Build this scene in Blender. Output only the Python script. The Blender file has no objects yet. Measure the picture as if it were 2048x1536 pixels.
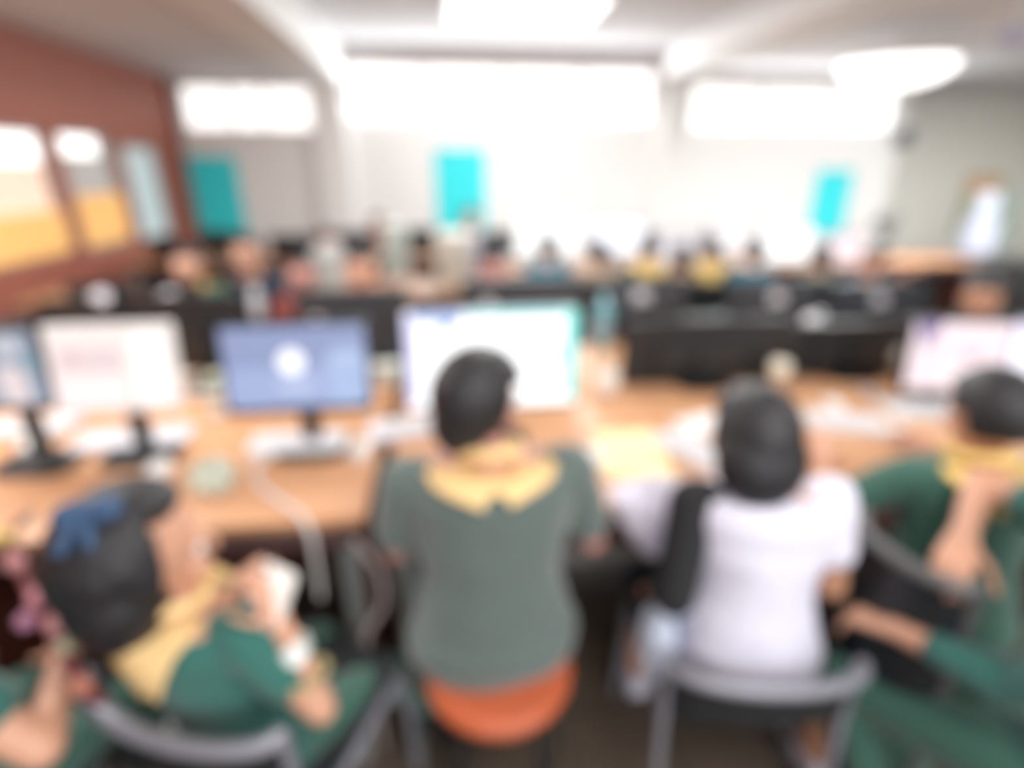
import bpy, bmesh, math, random
from mathutils import Vector as V, Matrix as M, Euler, noise
from mathutils.bvhtree import BVHTree
random.seed(7)
R = math.radians
S = bpy.context.scene
C = S.collection

# ---------------- camera ----------------
F, PITCH, YAW, EYE = 1100.0, R(21.7), R(6.7), 1.6
cd = bpy.data.cameras.new('camera'); cam = bpy.data.objects.new('camera', cd); C.objects.link(cam)
cd.sensor_width = 36; cd.lens = F/2048*36; cd.clip_start = .02
cam.location = (0, 0, EYE); cam.rotation_euler = (R(90)-PITCH, 0, -YAW)
cd.dof.use_dof = True; cd.dof.focus_distance = .2; cd.dof.aperture_fstop = 1.85   # the lens is focused on nothing in the room
S.camera = cam
# ---------------- view ----------------
S.view_settings.view_transform = 'Standard'; S.view_settings.look = 'None'
S.view_settings.exposure = 0.42; S.view_settings.gamma = 1; S.view_settings.use_curve_mapping = False
# ---------------- daylight ----------------
w = bpy.data.worlds.new('sky'); S.world = w; w.use_nodes = True
bg = w.node_tree.nodes['Background']; bg.inputs[0].default_value = (.93, .96, 1, 1); bg.inputs[1].default_value = 2.2

def area(name, loc, rot, sx, sy, power, col=(1, 1, 1)):
    l = bpy.data.lights.new(name, 'AREA'); l.shape = 'RECTANGLE'; l.size = sx; l.size_y = sy; l.energy = power; l.color = col
    o = bpy.data.objects.new(name, l); C.objects.link(o); o.location = loc; o.rotation_euler = [R(a) for a in rot]; return o
# daylight entering by the high windows, by the left windows and by the open side behind the photographer
area('daylight_high_window', (.8, 7.9, 2.48), (-65, 0, 0), 4.0, .6, 55, (.97, .98, 1))
area('daylight_right_window', (5.0, 7.9, 2.4), (-65, 0, 0), 3.2, .5, 38, (.97, .98, 1))
area('daylight_rear_window', (1.2, -2.4, 1.9), (72, 0, 0), 5, 1.2, 90, (.96, .98, 1))
PANEL_AND_FILLS = [(.78, 5.75, 2.90), (.78, 2.9, 2.90), (.9, -.5, 2.90), (4.6, 2.6, 2.66), (7.0, 5.2, 2.66), (4.1, -.6, 2.66), (-2.2, 2.2, 2.53)]  # first is the ceiling panel; the rest are unseen fills added for brightness

def ray(px, py):
    a = (px-1024)/F; b = (768-py)/F
    fy = math.cos(PITCH)+b*math.sin(PITCH); uz = b*math.cos(PITCH)-math.sin(PITCH)
    return V((a*math.cos(YAW)+fy*math.sin(YAW), -a*math.sin(YAW)+fy*math.cos(YAW), uz))
def P(px, py, X=None, Y=None, Z=None):
    r = ray(px, py)
    t = Y/r[1] if Y is not None else ((Z-EYE)/r[2] if Z is not None else X/r[0])
    return V((r[0]*t, r[1]*t, r[2]*t+EYE))

# ---------------- materials ----------------
MT = {}; PLACES = []
def mat(name, col, rough=.6, metal=0, noise_amt=.12, scale=30, bump=.0, emit=None, es=1, spec=.5, sheen=0):
    if name in MT: return MT[name]
    m = bpy.data.materials.new(name); m.use_nodes = True; nt = m.node_tree; b = nt.nodes['Principled BSDF']
    tc = nt.nodes.new('ShaderNodeTexCoord'); nz = nt.nodes.new('ShaderNodeTexNoise'); nz.inputs['Scale'].default_value = scale; nz.inputs['Detail'].default_value = 4
    nt.links.new(tc.outputs['Object'], nz.inputs['Vector'])
    mx = nt.nodes.new('ShaderNodeMix'); mx.data_type = 'RGBA'
    mx.inputs[6].default_value = tuple(c*(1-noise_amt) for c in col)+(1,); mx.inputs[7].default_value = tuple(min(1, c*(1+noise_amt)) for c in col)+(1,)
    nt.links.new(nz.outputs['Fac'], mx.inputs[0]); nt.links.new(mx.outputs[2], b.inputs['Base Color'])
    b.inputs['Roughness'].default_value = rough; b.inputs['Metallic'].default_value = metal; b.inputs['Specular IOR Level'].default_value = spec
    if sheen: b.inputs['Sheen Weight'].default_value = sheen
    if bump:
        bp = nt.nodes.new('ShaderNodeBump'); bp.inputs['Strength'].default_value = bump; bp.inputs['Distance'].default_value = .01
        nt.links.new(nz.outputs['Fac'], bp.inputs['Height']); nt.links.new(bp.outputs['Normal'], b.inputs['Normal'])
    if emit: b.inputs['Emission Color'].default_value = tuple(emit)+(1,); b.inputs['Emission Strength'].default_value = es
    MT[name] = m; return m
def wood(name, c1, c2, rough=.35):
    m = bpy.data.materials.new(name); m.use_nodes = True; nt = m.node_tree; b = nt.nodes['Principled BSDF']
    tc = nt.nodes.new('ShaderNodeTexCoord'); mp = nt.nodes.new('ShaderNodeMapping'); mp.inputs['Scale'].default_value = (1.2, 14, 14)
    nz = nt.nodes.new('ShaderNodeTexNoise'); nz.inputs['Scale'].default_value = 3; nz.inputs['Detail'].default_value = 6; nz.inputs['Distortion'].default_value = .8
    cr = nt.nodes.new('ShaderNodeValToRGB'); cr.color_ramp.elements[0].position = .3; cr.color_ramp.elements[1].position = .75
    cr.color_ramp.elements[0].color = c1+(1,); cr.color_ramp.elements[1].color = c2+(1,)
    nt.links.new(tc.outputs['Object'], mp.inputs[0]); nt.links.new(mp.outputs[0], nz.inputs['Vector']); nt.links.new(nz.outputs['Fac'], cr.inputs[0]); nt.links.new(cr.outputs[0], b.inputs['Base Color'])
    b.inputs['Roughness'].default_value = rough; MT[name] = m; return m
def tiles(name, c1, c2, mortar, size, rough=.5):
    m = bpy.data.materials.new(name); m.use_nodes = True; nt = m.node_tree; b = nt.nodes['Principled BSDF']
    tc = nt.nodes.new('ShaderNodeTexCoord'); br = nt.nodes.new('ShaderNodeTexBrick'); br.offset = 0
    br.inputs['Scale'].default_value = 1; br.inputs['Brick Width'].default_value = size; br.inputs['Row Height'].default_value = size
    br.inputs['Mortar Size'].default_value = .006; br.inputs['Color1'].default_value = c1+(1,); br.inputs['Color2'].default_value = c2+(1,); br.inputs['Mortar'].default_value = mortar+(1,)
    nt.links.new(tc.outputs['Object'], br.inputs['Vector']); nt.links.new(br.outputs['Color'], b.inputs['Base Color']); b.inputs['Roughness'].default_value = rough
    MT[name] = m; return m
WHITE = mat('white_paint', (.83, .83, .82), .7, noise_amt=.02, scale=3)
CEIL = mat('ceiling_paint', (.70, .70, .72), .9, noise_amt=.03, scale=4)
BEAM = mat('beam_paint', (.84, .84, .83), .8, noise_amt=.02)
CREAM = mat('cream_paint', (.82, .82, .77), .75, noise_amt=.03, scale=4)
RED = mat('red_brown_wall_paint', (.37, .115, .075), .6, noise_amt=.1, scale=3)
FLOOR = tiles('brown_floor_tiles', (.11, .08, .06), (.085, .065, .05), (.04, .035, .03), .3)
WOODM = wood('orange_wood_laminate', (.58, .29, .15), (.72, .42, .235), .3)
REDW = wood('dark_red_wood', (.11, .030, .022), (.17, .05, .036), .45)
BLACK = mat('black_plastic', (.014, .017, .02), .42, noise_amt=.1)
DARKG = mat('slate_grey_plastic', (.045, .052, .062), .45)
GREY = mat('grey_metal', (.30, .31, .30), .4, .3)
STEEL = mat('pale_steel', (.27, .27, .31), .45, .3)
WP = mat('white_plastic', (.83, .83, .82), .4, noise_amt=.03)
LG = mat('light_grey_plastic', (.5, .52, .50), .45)
BEIGE = mat('beige_plastic', (.50, .44, .36), .5)
ORG = mat('orange_vinyl', (.52, .12, .05), .28, noise_amt=.05)
CYAN = mat('turquoise_card', (.045, .76, .82), .8, noise_amt=.03)
GREEN = mat('dark_green_cotton', (.035, .115, .085), .85, bump=.3, scale=60, sheen=.3)
GREEN2 = mat('teal_green_cotton', (.026, .135, .112), .85, bump=.3, scale=60, sheen=.3)
GREENB = mat('grey_green_cotton', (.098, .130, .120), .85, bump=.3, scale=60, sheen=.4)
YEL = mat('yellow_neckerchief_cotton', (.86, .60, .28), .8, noise_amt=.06)
YELB = mat('gold_neckerchief_cotton', (.86, .62, .22), .8, noise_amt=.06)
WCOT = mat('white_cotton', (.74, .72, .84), .85, bump=.2, scale=40)
BCOT = mat('black_cotton', (.016, .016, .018), .9, bump=.2)
TEAL = mat('teal_cotton', (.01, .21, .32), .85)
BLUEC = mat('blue_cotton', (.06, .20, .33), .85)
NAVY = mat('navy_cotton', (.02, .035, .06), .85)
REDC = mat('dusty_red_cotton', (.30, .07, .06), .85)
TANC = mat('tan_cotton', (.42, .34, .25), .85)
PALEC = mat('pale_blue_cotton', (.62, .68, .82), .85)
SKIN = mat('skin', (.62, .33, .22), .5, noise_amt=.07, scale=14)
SKIN2 = mat('tan_skin', (.50, .25, .15), .5, noise_amt=.07, scale=14)
SKIN3 = mat('flushed_skin', (.56, .26, .22), .5, noise_amt=.1, scale=14)
HAIR = mat('black_hair', (.014, .013, .016), .45, noise_amt=.4, scale=90, bump=.5)
HAIRB = mat('dark_brown_hair', (.03, .022, .017), .5, noise_amt=.4, scale=90, bump=.5)
EYEW = mat('eye_white', (.8, .8, .78), .25); EYEB = mat('dark_iris', (.02, .012, .008), .2); LIP = mat('lips', (.42, .13, .11), .45)
PINK = mat('pink_fabric', (.68, .28, .32), .7); BLUEF = mat('navy_blue_ribbon', (.03, .075, .16), .6)
BLUEP = mat('pale_blue_plastic', (.20, .50, .58), .2)
def screen(name, col, s=1.0): return mat('screen_'+name, (.02, .02, .02), .25, emit=col, es=s, noise_amt=0)

# ---------------- mesh helpers ----------------
def box(bm, c, s, rot=None, bev=0.0):
    g = bmesh.ops.create_cube(bm, size=1); vs = g['verts']
    m = M.Translation(V(c)) @ (rot.to_4x4() if rot else M.Identity(4)) @ M.Diagonal((s[0], s[1], s[2], 1))
    bmesh.ops.transform(bm, matrix=m, verts=vs)
    if bev:
        es = list({e for v in vs for e in v.link_edges})
        bmesh.ops.bevel(bm, geom=es, offset=bev, segments=2, affect='EDGES', profile=.6)
def rbox(bm, c, s, r, axis='Z', seg=5):
    """a slab with rounded corners seen along the axis"""
    ax = 'XYZ'.index(axis); u, v = [i for i in range(3) if i != ax]
    pts = []
    for (sx, sy, a0) in ((1, 1, 0), (-1, 1, 90), (-1, -1, 180), (1, -1, 270)):
        for k in range(seg+1):
            a = R(a0+90*k/seg); pts.append((sx*(s[u]/2-r)+r*math.cos(a), sy*(s[v]/2-r)+r*math.sin(a)))
    lay = []
    for e in (-1, 1):
        l = []
        for p in pts:
            q = [0, 0, 0]; q[u] = c[u]+p[0]; q[v] = c[v]+p[1]; q[ax] = c[ax]+e*s[ax]/2; l.append(bm.verts.new(q))
        lay.append(l)
    n = len(pts); bm.faces.new(lay[0][::-1]); bm.faces.new(lay[1])
    for i in range(n): bm.faces.new((lay[0][i], lay[0][(i+1) % n], lay[1][(i+1) % n], lay[1][i]))
def frame_of(d):
    d = V(d).normalized(); a = V((0, 0, 1)) if abs(d.z) < .9 else V((1, 0, 0))
    x = d.cross(a).normalized(); return x, d.cross(x).normalized(), d
def cone(bm, a, b, ra, rb, seg=14, caps=True):
    a, b = V(a), V(b); x, y, d = frame_of(b-a)
    rings = []
    for c, r in ((a, ra), (b, rb)): rings.append([bm.verts.new(c+x*r*math.cos(2*math.pi*k/seg)+y*r*math.sin(2*math.pi*k/seg)) for k in range(seg)])
    for k in range(seg): bm.faces.new((rings[0][k], rings[0][(k+1) % seg], rings[1][(k+1) % seg], rings[1][k]))
    if caps: bm.faces.new(rings[0][::-1]); bm.faces.new(rings[1])
def tube(bm, pts, r, seg=10):
    pts = [V(p) for p in pts]; rings = []; x = None
    for i, p in enumerate(pts):
        d = (pts[min(i+1, len(pts)-1)]-pts[max(i-1, 0)]).normalized()
        if x is None: x = frame_of(d)[0]
        x = (x-d*x.dot(d)).normalized(); y = d.cross(x)
        rr = r[i] if isinstance(r, (list, tuple)) else r
        rings.append([bm.verts.new(p+x*rr*math.cos(2*math.pi*k/seg)+y*rr*math.sin(2*math.pi*k/seg)) for k in range(seg)])
    for a, b in zip(rings, rings[1:]):
        for k in range(seg): bm.faces.new((a[k], a[(k+1) % seg], b[(k+1) % seg], b[k]))
    bm.faces.new(rings[0][::-1]); bm.faces.new(rings[-1])
def smoothpath(pts, n=6):
    pts = [V(p) for p in pts]; out = []
    for i in range(len(pts)-1):
        p0, p1, p2, p3 = pts[max(i-1, 0)], pts[i], pts[i+1], pts[min(i+2, len(pts)-1)]
        for k in range(n):
            t = k/n; out.append(.5*((2*p1)+(p2-p0)*t+(2*p0-5*p1+4*p2-p3)*t*t+(3*p1-p0-3*p2+p3)*t**3))
    out.append(pts[-1]); return out
def lathe(bm, prof, c=(0, 0, 0), seg=24, sx=1, sy=1):
    c = V(c); rings = [[bm.verts.new(c+V((sx*r*math.cos(2*math.pi*k/seg), sy*r*math.sin(2*math.pi*k/seg), z))) for k in range(seg)] for r, z in prof]
    for a, b in zip(rings, rings[1:]):
        for k in range(seg): bm.faces.new((a[k], a[(k+1) % seg], b[(k+1) % seg], b[k]))
    bm.faces.new(rings[0][::-1]); bm.faces.new(rings[-1])
def ell(bm, c, r, rot=None, sub=3):
    g = bmesh.ops.create_icosphere(bm, subdivisions=sub, radius=1)
    r = (r, r, r) if not hasattr(r, '__len__') else r
    bmesh.ops.transform(bm, matrix=M.Translation(V(c)) @ (rot.to_4x4() if rot else M.Identity(4)) @ M.Diagonal((r[0], r[1], r[2], 1)), verts=g['verts']); return g['verts']
def cap(bm, a, b, ra, rb, seg=14):
    cone(bm, a, b, ra, rb, seg); ell(bm, a, ra, sub=2); ell(bm, b, rb, sub=2)
def link(name, bm, m, parent=None, smooth=True, loc=None):
    me = bpy.data.meshes.new(name); bmesh.ops.recalc_face_normals(bm, faces=bm.faces); bm.to_mesh(me); bm.free()
    if smooth:
        for p in me.polygons: p.use_smooth = True
        if smooth != 2: me.set_sharp_from_angle(angle=R(35))
    me.materials.append(m)
    o = bpy.data.objects.new(name, me); C.objects.link(o)
    if parent: o.parent = parent
    if loc is not None: o.location = loc
    return o
def tag(o, label=None, cat=None, group=None, kind=None):
    if label: o['label'] = label
    if cat: o['category'] = cat
    if group: o['group'] = group
    if kind: o['kind'] = kind
    return o
def empty(name, loc=(0, 0, 0), rz=0, **k):
    o = bpy.data.objects.new(name, None); C.objects.link(o); o.empty_display_size = .1; o.location = loc; o.rotation_euler.z = rz
    return tag(o, **k)
def onto(o, px, py, off=0.0):
    bpy.context.view_layer.update()
    m = o.matrix_world; i = m.inverted(); a = i @ V((0, 0, EYE)); d = (i.to_3x3() @ ray(px, py)).normalized()
    ok, l, n, f = o.ray_cast(a, d)
    return (m @ l if ok else None), (m.to_3x3() @ n).normalized()
def struct(name, bm, m, parent=None):
    o = link(name, bm, m, parent, smooth=False)
    if not parent: o['kind'] = 'structure'
    return o
def BM(): return bmesh.new()
def remesh(bm, vox, iters=3, name='tmp'):
    bmesh.ops.recalc_face_normals(bm, faces=bm.faces)
    me = bpy.data.meshes.new(name); bm.to_mesh(me); bm.free(); o = bpy.data.objects.new(name, me); C.objects.link(o)
    a = o.modifiers.new('r', 'REMESH'); a.mode = 'VOXEL'; a.voxel_size = vox; a.use_smooth_shade = True
    if iters: b = o.modifiers.new('s', 'SMOOTH'); b.iterations = iters; b.factor = .5
    bpy.context.view_layer.update()
    n = bpy.data.meshes.new_from_object(o.evaluated_get(bpy.context.evaluated_depsgraph_get()))
    bpy.data.objects.remove(o); bpy.data.meshes.remove(me); return n
def mobj(name, me, m, parent=None):
    me.name = name; me.materials.clear(); me.materials.append(m)
    for p in me.polygons: p.use_smooth = True
    o = bpy.data.objects.new(name, me); C.objects.link(o)
    if parent: o.parent = parent
    return o
def copy_tree(o, parent=None):
    c = o.copy(); C.objects.link(c)
    if parent: c.parent = parent
    for ch in list(o.children): copy_tree(ch, c)
    return c

# ================= THE ROOM =================
XL, XR, YB, YF = -3.3, 9.6, 8.0, -2.5
ZL, ZM, ZR = 2.60, 2.95, 2.74     # ceiling heights of the three bays
b = BM(); box(b, ((XL+XR)/2, (YF+8.9)/2, -.05), (XR-XL+.4, 8.9-YF+.4, .1)); struct('floor', b, FLOOR)
b = BM()
box(b, ((XL-1.62)/2-.1, (YF+YB)/2, ZL+.25), (-1.62-XL+.2, YB-YF+.4, .5))
box(b, ((-1.62+3.1)/2, (YF+YB)/2, ZM+.25), (3.1+1.62, YB-YF+.4, .5))
box(b, ((3.1+XR)/2+.1, (YF+8.9)/2, ZR+.25), (XR-3.1+.2, 8.9-YF+.4, .5)); struct('ceiling', b, CEIL)
def wall_with_holes(name, x0, x1, z1, y, t, holes, m, axis='Y'):
    """holes: (a0,a1,z0,z1)"""
    bb = BM(); xs = sorted({x0, x1, *[h[0] for h in holes], *[h[1] for h in holes]})
    for a, c in zip(xs, xs[1:]):
        hs = sorted([h for h in holes if h[0] <= a+1e-6 and h[1] >= c-1e-6], key=lambda h: h[2]); z = 0
        segs = []
        for h in hs: segs.append((z, h[2])); z = h[3]
        segs.append((z, z1))
        for q0, q1 in segs:
            if axis == 'Y': box(bb, ((a+c)/2, y+t/2, (q0+q1)/2), (c-a, abs(t), q1-q0))
            else: box(bb, (y-t/2, (a+c)/2, (q0+q1)/2), (abs(t), c-a, q1-q0))
    return struct(name, bb, m)
backholes = [(-3.18, -1.6, 2.0, 2.53), (-1.17, 2.86, 2.14, 2.80), (3.4, 6.45, 2.06, 2.62)]
wall_with_holes('wall_back', XL-.2, 6.62, 3.0, YB, .2, backholes, WHITE)
b = BM(); box(b, (6.57, YB+.55, 1.45), (.1, .9, 2.9)); struct('wall_back_return', b, WHITE)
b = BM(); box(b, (8.15, 8.8, 1.45), (3.2, .15, 2.9)); struct('wall_back_recess', b, CREAM)
b = BM(); box(b, (XR+.1, (YF+8.9)/2, 1.45), (.2, 8.9-YF+.4, 2.9)); struct('wall_right', b, CREAM)
b = BM(); box(b, ((XL+XR)/2, YF-.1, 1.5), (XR-XL+.4, .2, 3.0)); struct('wall_front', b, WHITE)
lh = [(4.0, 5.46, .87, 1.88), (5.62, 6.48, .83, 1.89), (6.62, 7.42, .79, 1.82)]
wall_with_holes('wall_left', YF, YB, 3.0, XL, .2, lh, RED, 'X')
# high windows
def hwindow(n, h, mull):
    b = BM(); x0, x1, z0, z1 = h; y = YB+.06; t = .035
    box(b, ((x0+x1)/2, y, z0+t/2), (x1-x0, .06, t)); box(b, ((x0+x1)/2, y, z1-t/2), (x1-x0, .06, t))
    for x in [x0+t/2, x1-t/2]+mull: box(b, (x, y, (z0+z1)/2), (t, .06, z1-z0))
    f = struct('window_%d' % n, b, WP); f['kind'] = 'structure'
    g = mat('frosted_bright_glass', (.9, .9, .9), .3, emit=(1, .985, .965), es=.95, noise_amt=.01)
    b = BM(); box(b, ((x0+x1)/2, y+.02, (z0+z1)/2), (x1-x0-.02, .008, z1-z0-.02)); link('pane', b, g, f, smooth=False)
hwindow(1, backholes[0], [-2.6, -2.2]); hwindow(2, backholes[1], [-.2, .84, 1.85]); hwindow(3, backholes[2], [4.4, 5.45])
# left windows with orange lower curtains
PALEGL = mat('grey_blue_glass', (.42, .50, .52), .25, emit=(.55, .62, .62), es=.35, noise_amt=.12, scale=3)
GREYGL = mat('smoky_glass', (.42, .40, .39), .25, emit=(.55, .52, .50), es=.22, noise_amt=.2, scale=3)
WARMGL = mat('warm_pale_glass', (.80, .58, .46), .3, emit=(.9, .66, .52), es=.42, noise_amt=.15, scale=3)
BRGL = mat('daylit_glass', (.9, .9, .9), .3, emit=(1, .99, .97), es=1.1, noise_amt=.01)
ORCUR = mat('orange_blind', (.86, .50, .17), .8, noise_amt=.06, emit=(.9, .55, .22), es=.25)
FRG = mat('grey_brown_window_frame', (.33, .27, .25), .6)
def lwindow(n, h, panes, cur=None):
    y0, y1, z0, z1 = h; x = XL-.05; t = .045; b = BM()
    for z in (z0+t/2, z1-t/2): box(b, (x, (y0+y1)/2, z), (.07, y1-y0, t))
    for y in (y0+t/2, y1-t/2): box(b, (x, y, (z0+z1)/2), (.07, t, z1-z0))
    f = struct('window_%d' % n, b, FRG)
    for (ya, yb, za, zb, m) in panes:
        b = BM(); box(b, (x-.01, (ya+yb)/2, (za+zb)/2), (.01, yb-ya, zb-za)); link('pane', b, m, f, smooth=False)
    if cur:
        ya, yb, za, zb = cur; b = BM(); k = 22
        for i in range(k): cone(b, (x+.03, ya+(i+.5)*(yb-ya)/k, za), (x+.03, ya+(i+.5)*(yb-ya)/k, zb), (yb-ya)/k*.62, (yb-ya)/k*.62, 8)
        link('curtain', b, ORCUR, f)
lwindow(4, lh[0], [(4.04, 5.42, 1.62, 1.84, BRGL), (4.04, 5.42, .9, 1.62, WARMGL)], (4.05, 5.41, .9, 1.24))
lwindow(5, lh[1], [(5.66, 6.08, 1.68, 1.85, GREYGL), (6.08, 6.44, 1.68, 1.85, GREYGL), (5.66, 6.44, .87, 1.68, GREYGL)], (5.68, 6.42, .89, 1.33))
lwindow(6, lh[2], [(6.66, 7.38, .83, 1.78, PALEGL)])
b = BM(); box(b, (XL-.05, 5.98, 1.765), (.05, .52, .16), bev=.02); link('vent_pane', b, BRGL, bpy.data.objects['window_5'])
# outside wall seen past the windows is not needed: panes are frosted
PLACES = []
# columns, beams, cornice
b = BM(); box(b, (-1.4, YB-.06, 1.5), (.42, .14, 3)); struct('trim_1', b, BEAM)
b = BM(); box(b, (3.12, YB-.06, 1.5), (.34, .14, 3)); struct('trim_2', b, BEAM)
b = BM(); box(b, (-1.4, (YB+YF)/2, ZM/2+ZL/2-.02), (.46, YB-YF, ZM-ZL+.04)); struct('trim_3', b, BEAM)
b = BM(); box(b, (3.12, (YB+YF)/2, 2.83), (.46, YB-YF, .3)); struct('trim_4', b, BEAM)
b = BM(); box(b, (.86, YB-.05, 2.885), (4.0, .1, .13)); struct('trim_5', b, mat('cornice_paint', (.6, .56, .57), .8))
b = BM(); box(b, (8.1, 8.67, 2.66), (2.9, .12, .14)); struct('trim_6', b, CEIL)
b = BM(); box(b, (XL+.025, YB-.03, 1.3), (.05, .06, 2.6)); struct('trim_7', b, mat('corner_trim_red', (.23, .07, .05), .6))
b = BM(); box(b, (XL+.02, 5.9, .06), (.02, 4.2, .12)); struct('baseboard_left', b, REDW)
b = BM(); box(b, (1.6, YB-.01, .06), (9.7, .02, .12)); struct('baseboard_back', b, mat('grey_skirting', (.3, .3, .3), .6))
# ceiling lights, plus unseen fill lights without fixtures added to brighten the room
LIGHTM = mat('lamp_diffuser', (.9, .9, .9), .5, emit=(1, 1, 1), es=1.7, noise_amt=0)
LABL = ['wide white ceiling light panel between the two beams, near the windows', 'white ceiling light panel over the near desks', 'white ceiling light panel above the photographer', 'white light panel on the right bay ceiling', 'white light panel near the recess', 'white light panel on the right bay ceiling behind the photographer', 'white light panel on the lower left bay ceiling']
for (x, y, z), lb in zip(PANEL_AND_FILLS, LABL):
    if (x, y) != PANEL_AND_FILLS[0][:2]: area('lamp_and_fill_light', (x, y, z-.05), (0, 0, 0), 1.3, 1.0, 95 if x == 7 else 65 if x < 0 else 40, (1, .985, .96)); continue  # added fill light only, no fixture is built here
    o = empty('ceiling_light', (x, y, z), label=lb, cat='ceiling light')
    b = BM(); rbox(b, (0, 0, .02), (1.36, 1.1, .06), .05); link('housing', b, WP, o)
    b = BM(); rbox(b, (0, 0, -.02), (1.3, 1.04, .03), .05); link('diffuser', b, LIGHTM, o)
    area('lamp_and_fill_light', (x, y, z-.05), (0, 0, 0), 1.3, 1.0, 60, (1, .985, .96))
c = P(1795, 125, Z=2.47)
o = empty('pendant_light', c, R(-32), label='bright oval white light hanging under the right bay ceiling', cat='pendant light')
b = BM(); lathe(b, [(.02, -.20), (.2, -.19), (.36, -.14), (.45, -.06), (.47, .0)], seg=40, sy=.72); link('diffuser', b, LIGHTM, o)
b = BM(); lathe(b, [(.47, 0), (.49, .01), (.42, .05), (.1, .08)], seg=40, sy=.72); link('shade', b, WP, o)
for s in (-.3, .3):
    b = BM(); cone(b, (s, 0, .05), (s, 0, ZR-c.z), .008, .008); link('suspension_rod', b, WP, o)
area('pendant_lamp_light', (c.x, c.y, c.z-.24), (0, 0, 0), .9, .6, 75, (1, .99, .97))
# ceiling fan at the right edge
c = P(2030, 72, Z=2.45)
o = empty('ceiling_fan', c, R(20), label='pale ceiling fan at the top right of the room', cat='ceiling fan')
b = BM(); cone(b, (0, 0, .05), (0, 0, ZR-c.z), .015, .015); lathe(b, [(.07, ZR-c.z-.05), (.04, ZR-c.z)]); link('downrod', b, WP, o)
b = BM(); lathe(b, [(.03, -.07), (.08, -.06), (.11, -.01), (.11, .04), (.05, .07)]); link('motor', b, mat('pale_lilac_metal', (.5, .5, .62), .4), o)
for k in range(3):
    b = BM(); a = R(120*k+15); rot = M.Rotation(a, 3, 'Z') @ M.Rotation(R(10), 3, 'X')
    box(b, rot @ V((.42, 0, 0)), (.62, .12, .01), rot, bev=.004); link('blade', b, mat('fan_blade_white', (.68, .70, .74), .5), o)
# small dark wall speaker beside the back corner
o = empty('wall_speaker', P(1833, 272, Y=7.85), label='small dark grey speaker mounted on the back wall at the right corner', cat='speaker')
o.location = (6.56, 7.9, 1.98)
b = BM(); box(b, (0, 0, 0), (.16, .13, .22), bev=.02); link('cabinet', b, DARKG, o)
b = BM(); lathe(b, [(.055, 0), (.05, .012), (.02, .004)]); q = link('grille', b, BLACK, o); q.rotation_euler.x = R(90); q.location = (0, -.064, 0)
b = BM(); cone(b, (0, .06, 0), (0, .1, 0), .02, .02); link('bracket', b, GREY, o)
# turquoise posters
for (x0, y0, x1, y1, lb, xw) in ((388, 312, 482, 470, 'turquoise poster low on the left bay of the back wall', 0), (872, 298, 972, 456, 'turquoise poster in the middle of the white back wall', 0), (1625, 340, 1697, 465, 'turquoise poster on the right bay of the back wall', 0)):
    a = P(x0, y0, Y=YB-.02); d = P(x1, y1, Y=YB-.02); e = P(x0, y1, Y=YB-.02)
    x0w, x1w = (a.x+e.x)/2, P(x1, (y0+y1)/2, Y=YB-.02).x
    o = empty('poster', ((x0w+x1w)/2, YB-.012, (a.z+d.z)/2), label=lb, cat='poster')
    b = BM(); box(b, (0, 0, 0), (x1w-x0w, .008, a.z-d.z)); link('sheet', b, CYAN, o, smooth=False)
    b = BM(); box(b, (0, -.004, (a.z-d.z)/2-.01), (x1w-x0w+.01, .012, .02)); link('edge_strip', b, mat('cyan_strip', (.05, .55, .66), .5), o)
    if x0 < 500: # the wall is seen at an angle through the same corner
        pass
# right wall recess posters
def wallposter(px0, py0, px1, py1, y, m, lb, bands=()):
    a = P(px0, py0, Y=y); d = P(px1, py1, Y=y)
    o = empty('wall_poster', ((a.x+d.x)/2, y, (a.z+d.z)/2), label=lb, cat='poster'); w_, h_ = d.x-a.x, a.z-d.z
    b = BM(); box(b, (0, 0, 0), (w_, .01, h_)); link('sheet', b, m, o, smooth=False)
    for z0, z1, mm in bands:
        b = BM(); box(b, (0, -.007, h_/2-(z0+z1)/2*h_), (w_*.9, .006, (z1-z0)*h_)); link('printed_block', b, mm, o, smooth=False)
wallposter(1938, 350, 1972, 480, 8.70, mat('poster_sage', (.52, .55, .38), .7), 'narrow poster with an orange top and sage lower half on the recess wall', [(0.03, .3, mat('poster_orange', (.80, .50, .30), .7))])
wallposter(1990, 375, 2046, 520, 8.70, mat('poster_mint', (.62, .76, .72), .7), 'pale mint poster at the right edge of the recess wall', [(.35, .7, mat('poster_green', (.5, .66, .58), .7))])

# ================= FURNITURE =================
DZ = .745
def desk(x0, x1, y0, y1, lb, group=None, wood_=None, front=-1, z=DZ, cap_='grey'):
    o = empty('computer_desk', ((x0+x1)/2, (y0+y1)/2, 0), label=lb, cat='desk', group=group); w_, d_ = x1-x0, y1-y0
    b = BM(); box(b, (0, 0, z-.0125), (w_-.006, d_-.004, .025), bev=.004); link('top', b, wood_ or WOODM, o)
    b = BM(); box(b, (0, front*(d_/2-.008), z-.055), (w_-.02, .02, .06), bev=.003); link('edge_rail', b, mat('mauve_brown_edge', (.12, .065, .065), .4), o)
    b = BM(); box(b, (0, -front*(d_/2-.10), .42), (w_-.06, .016, .58)); link('modesty_panel', b, REDW, o)
    for s in (-1, 1):
        b = BM(); box(b, (s*(w_/2-.025), .0, .40), (.022, d_-.10, .64), bev=.003); link('side_panel', b, REDW, o)
    for s in (-1, 1):
        b = BM(); box(b, (s*(w_/2-.055), front*(d_/2-.03), .37), (.055, .03, .70), bev=.006)
        box(b, (s*(w_/2-.055), front*(d_/2+.0), .02), (.04, .28, .03), bev=.008); link('leg', b, GREY, o)
    return o
G1 = 'near row of wooden computer desks'
desk(-2.52, -1.42, 1.24, 1.93, 'orange wood computer desk at the far left of the near row, partly out of frame')
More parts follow.
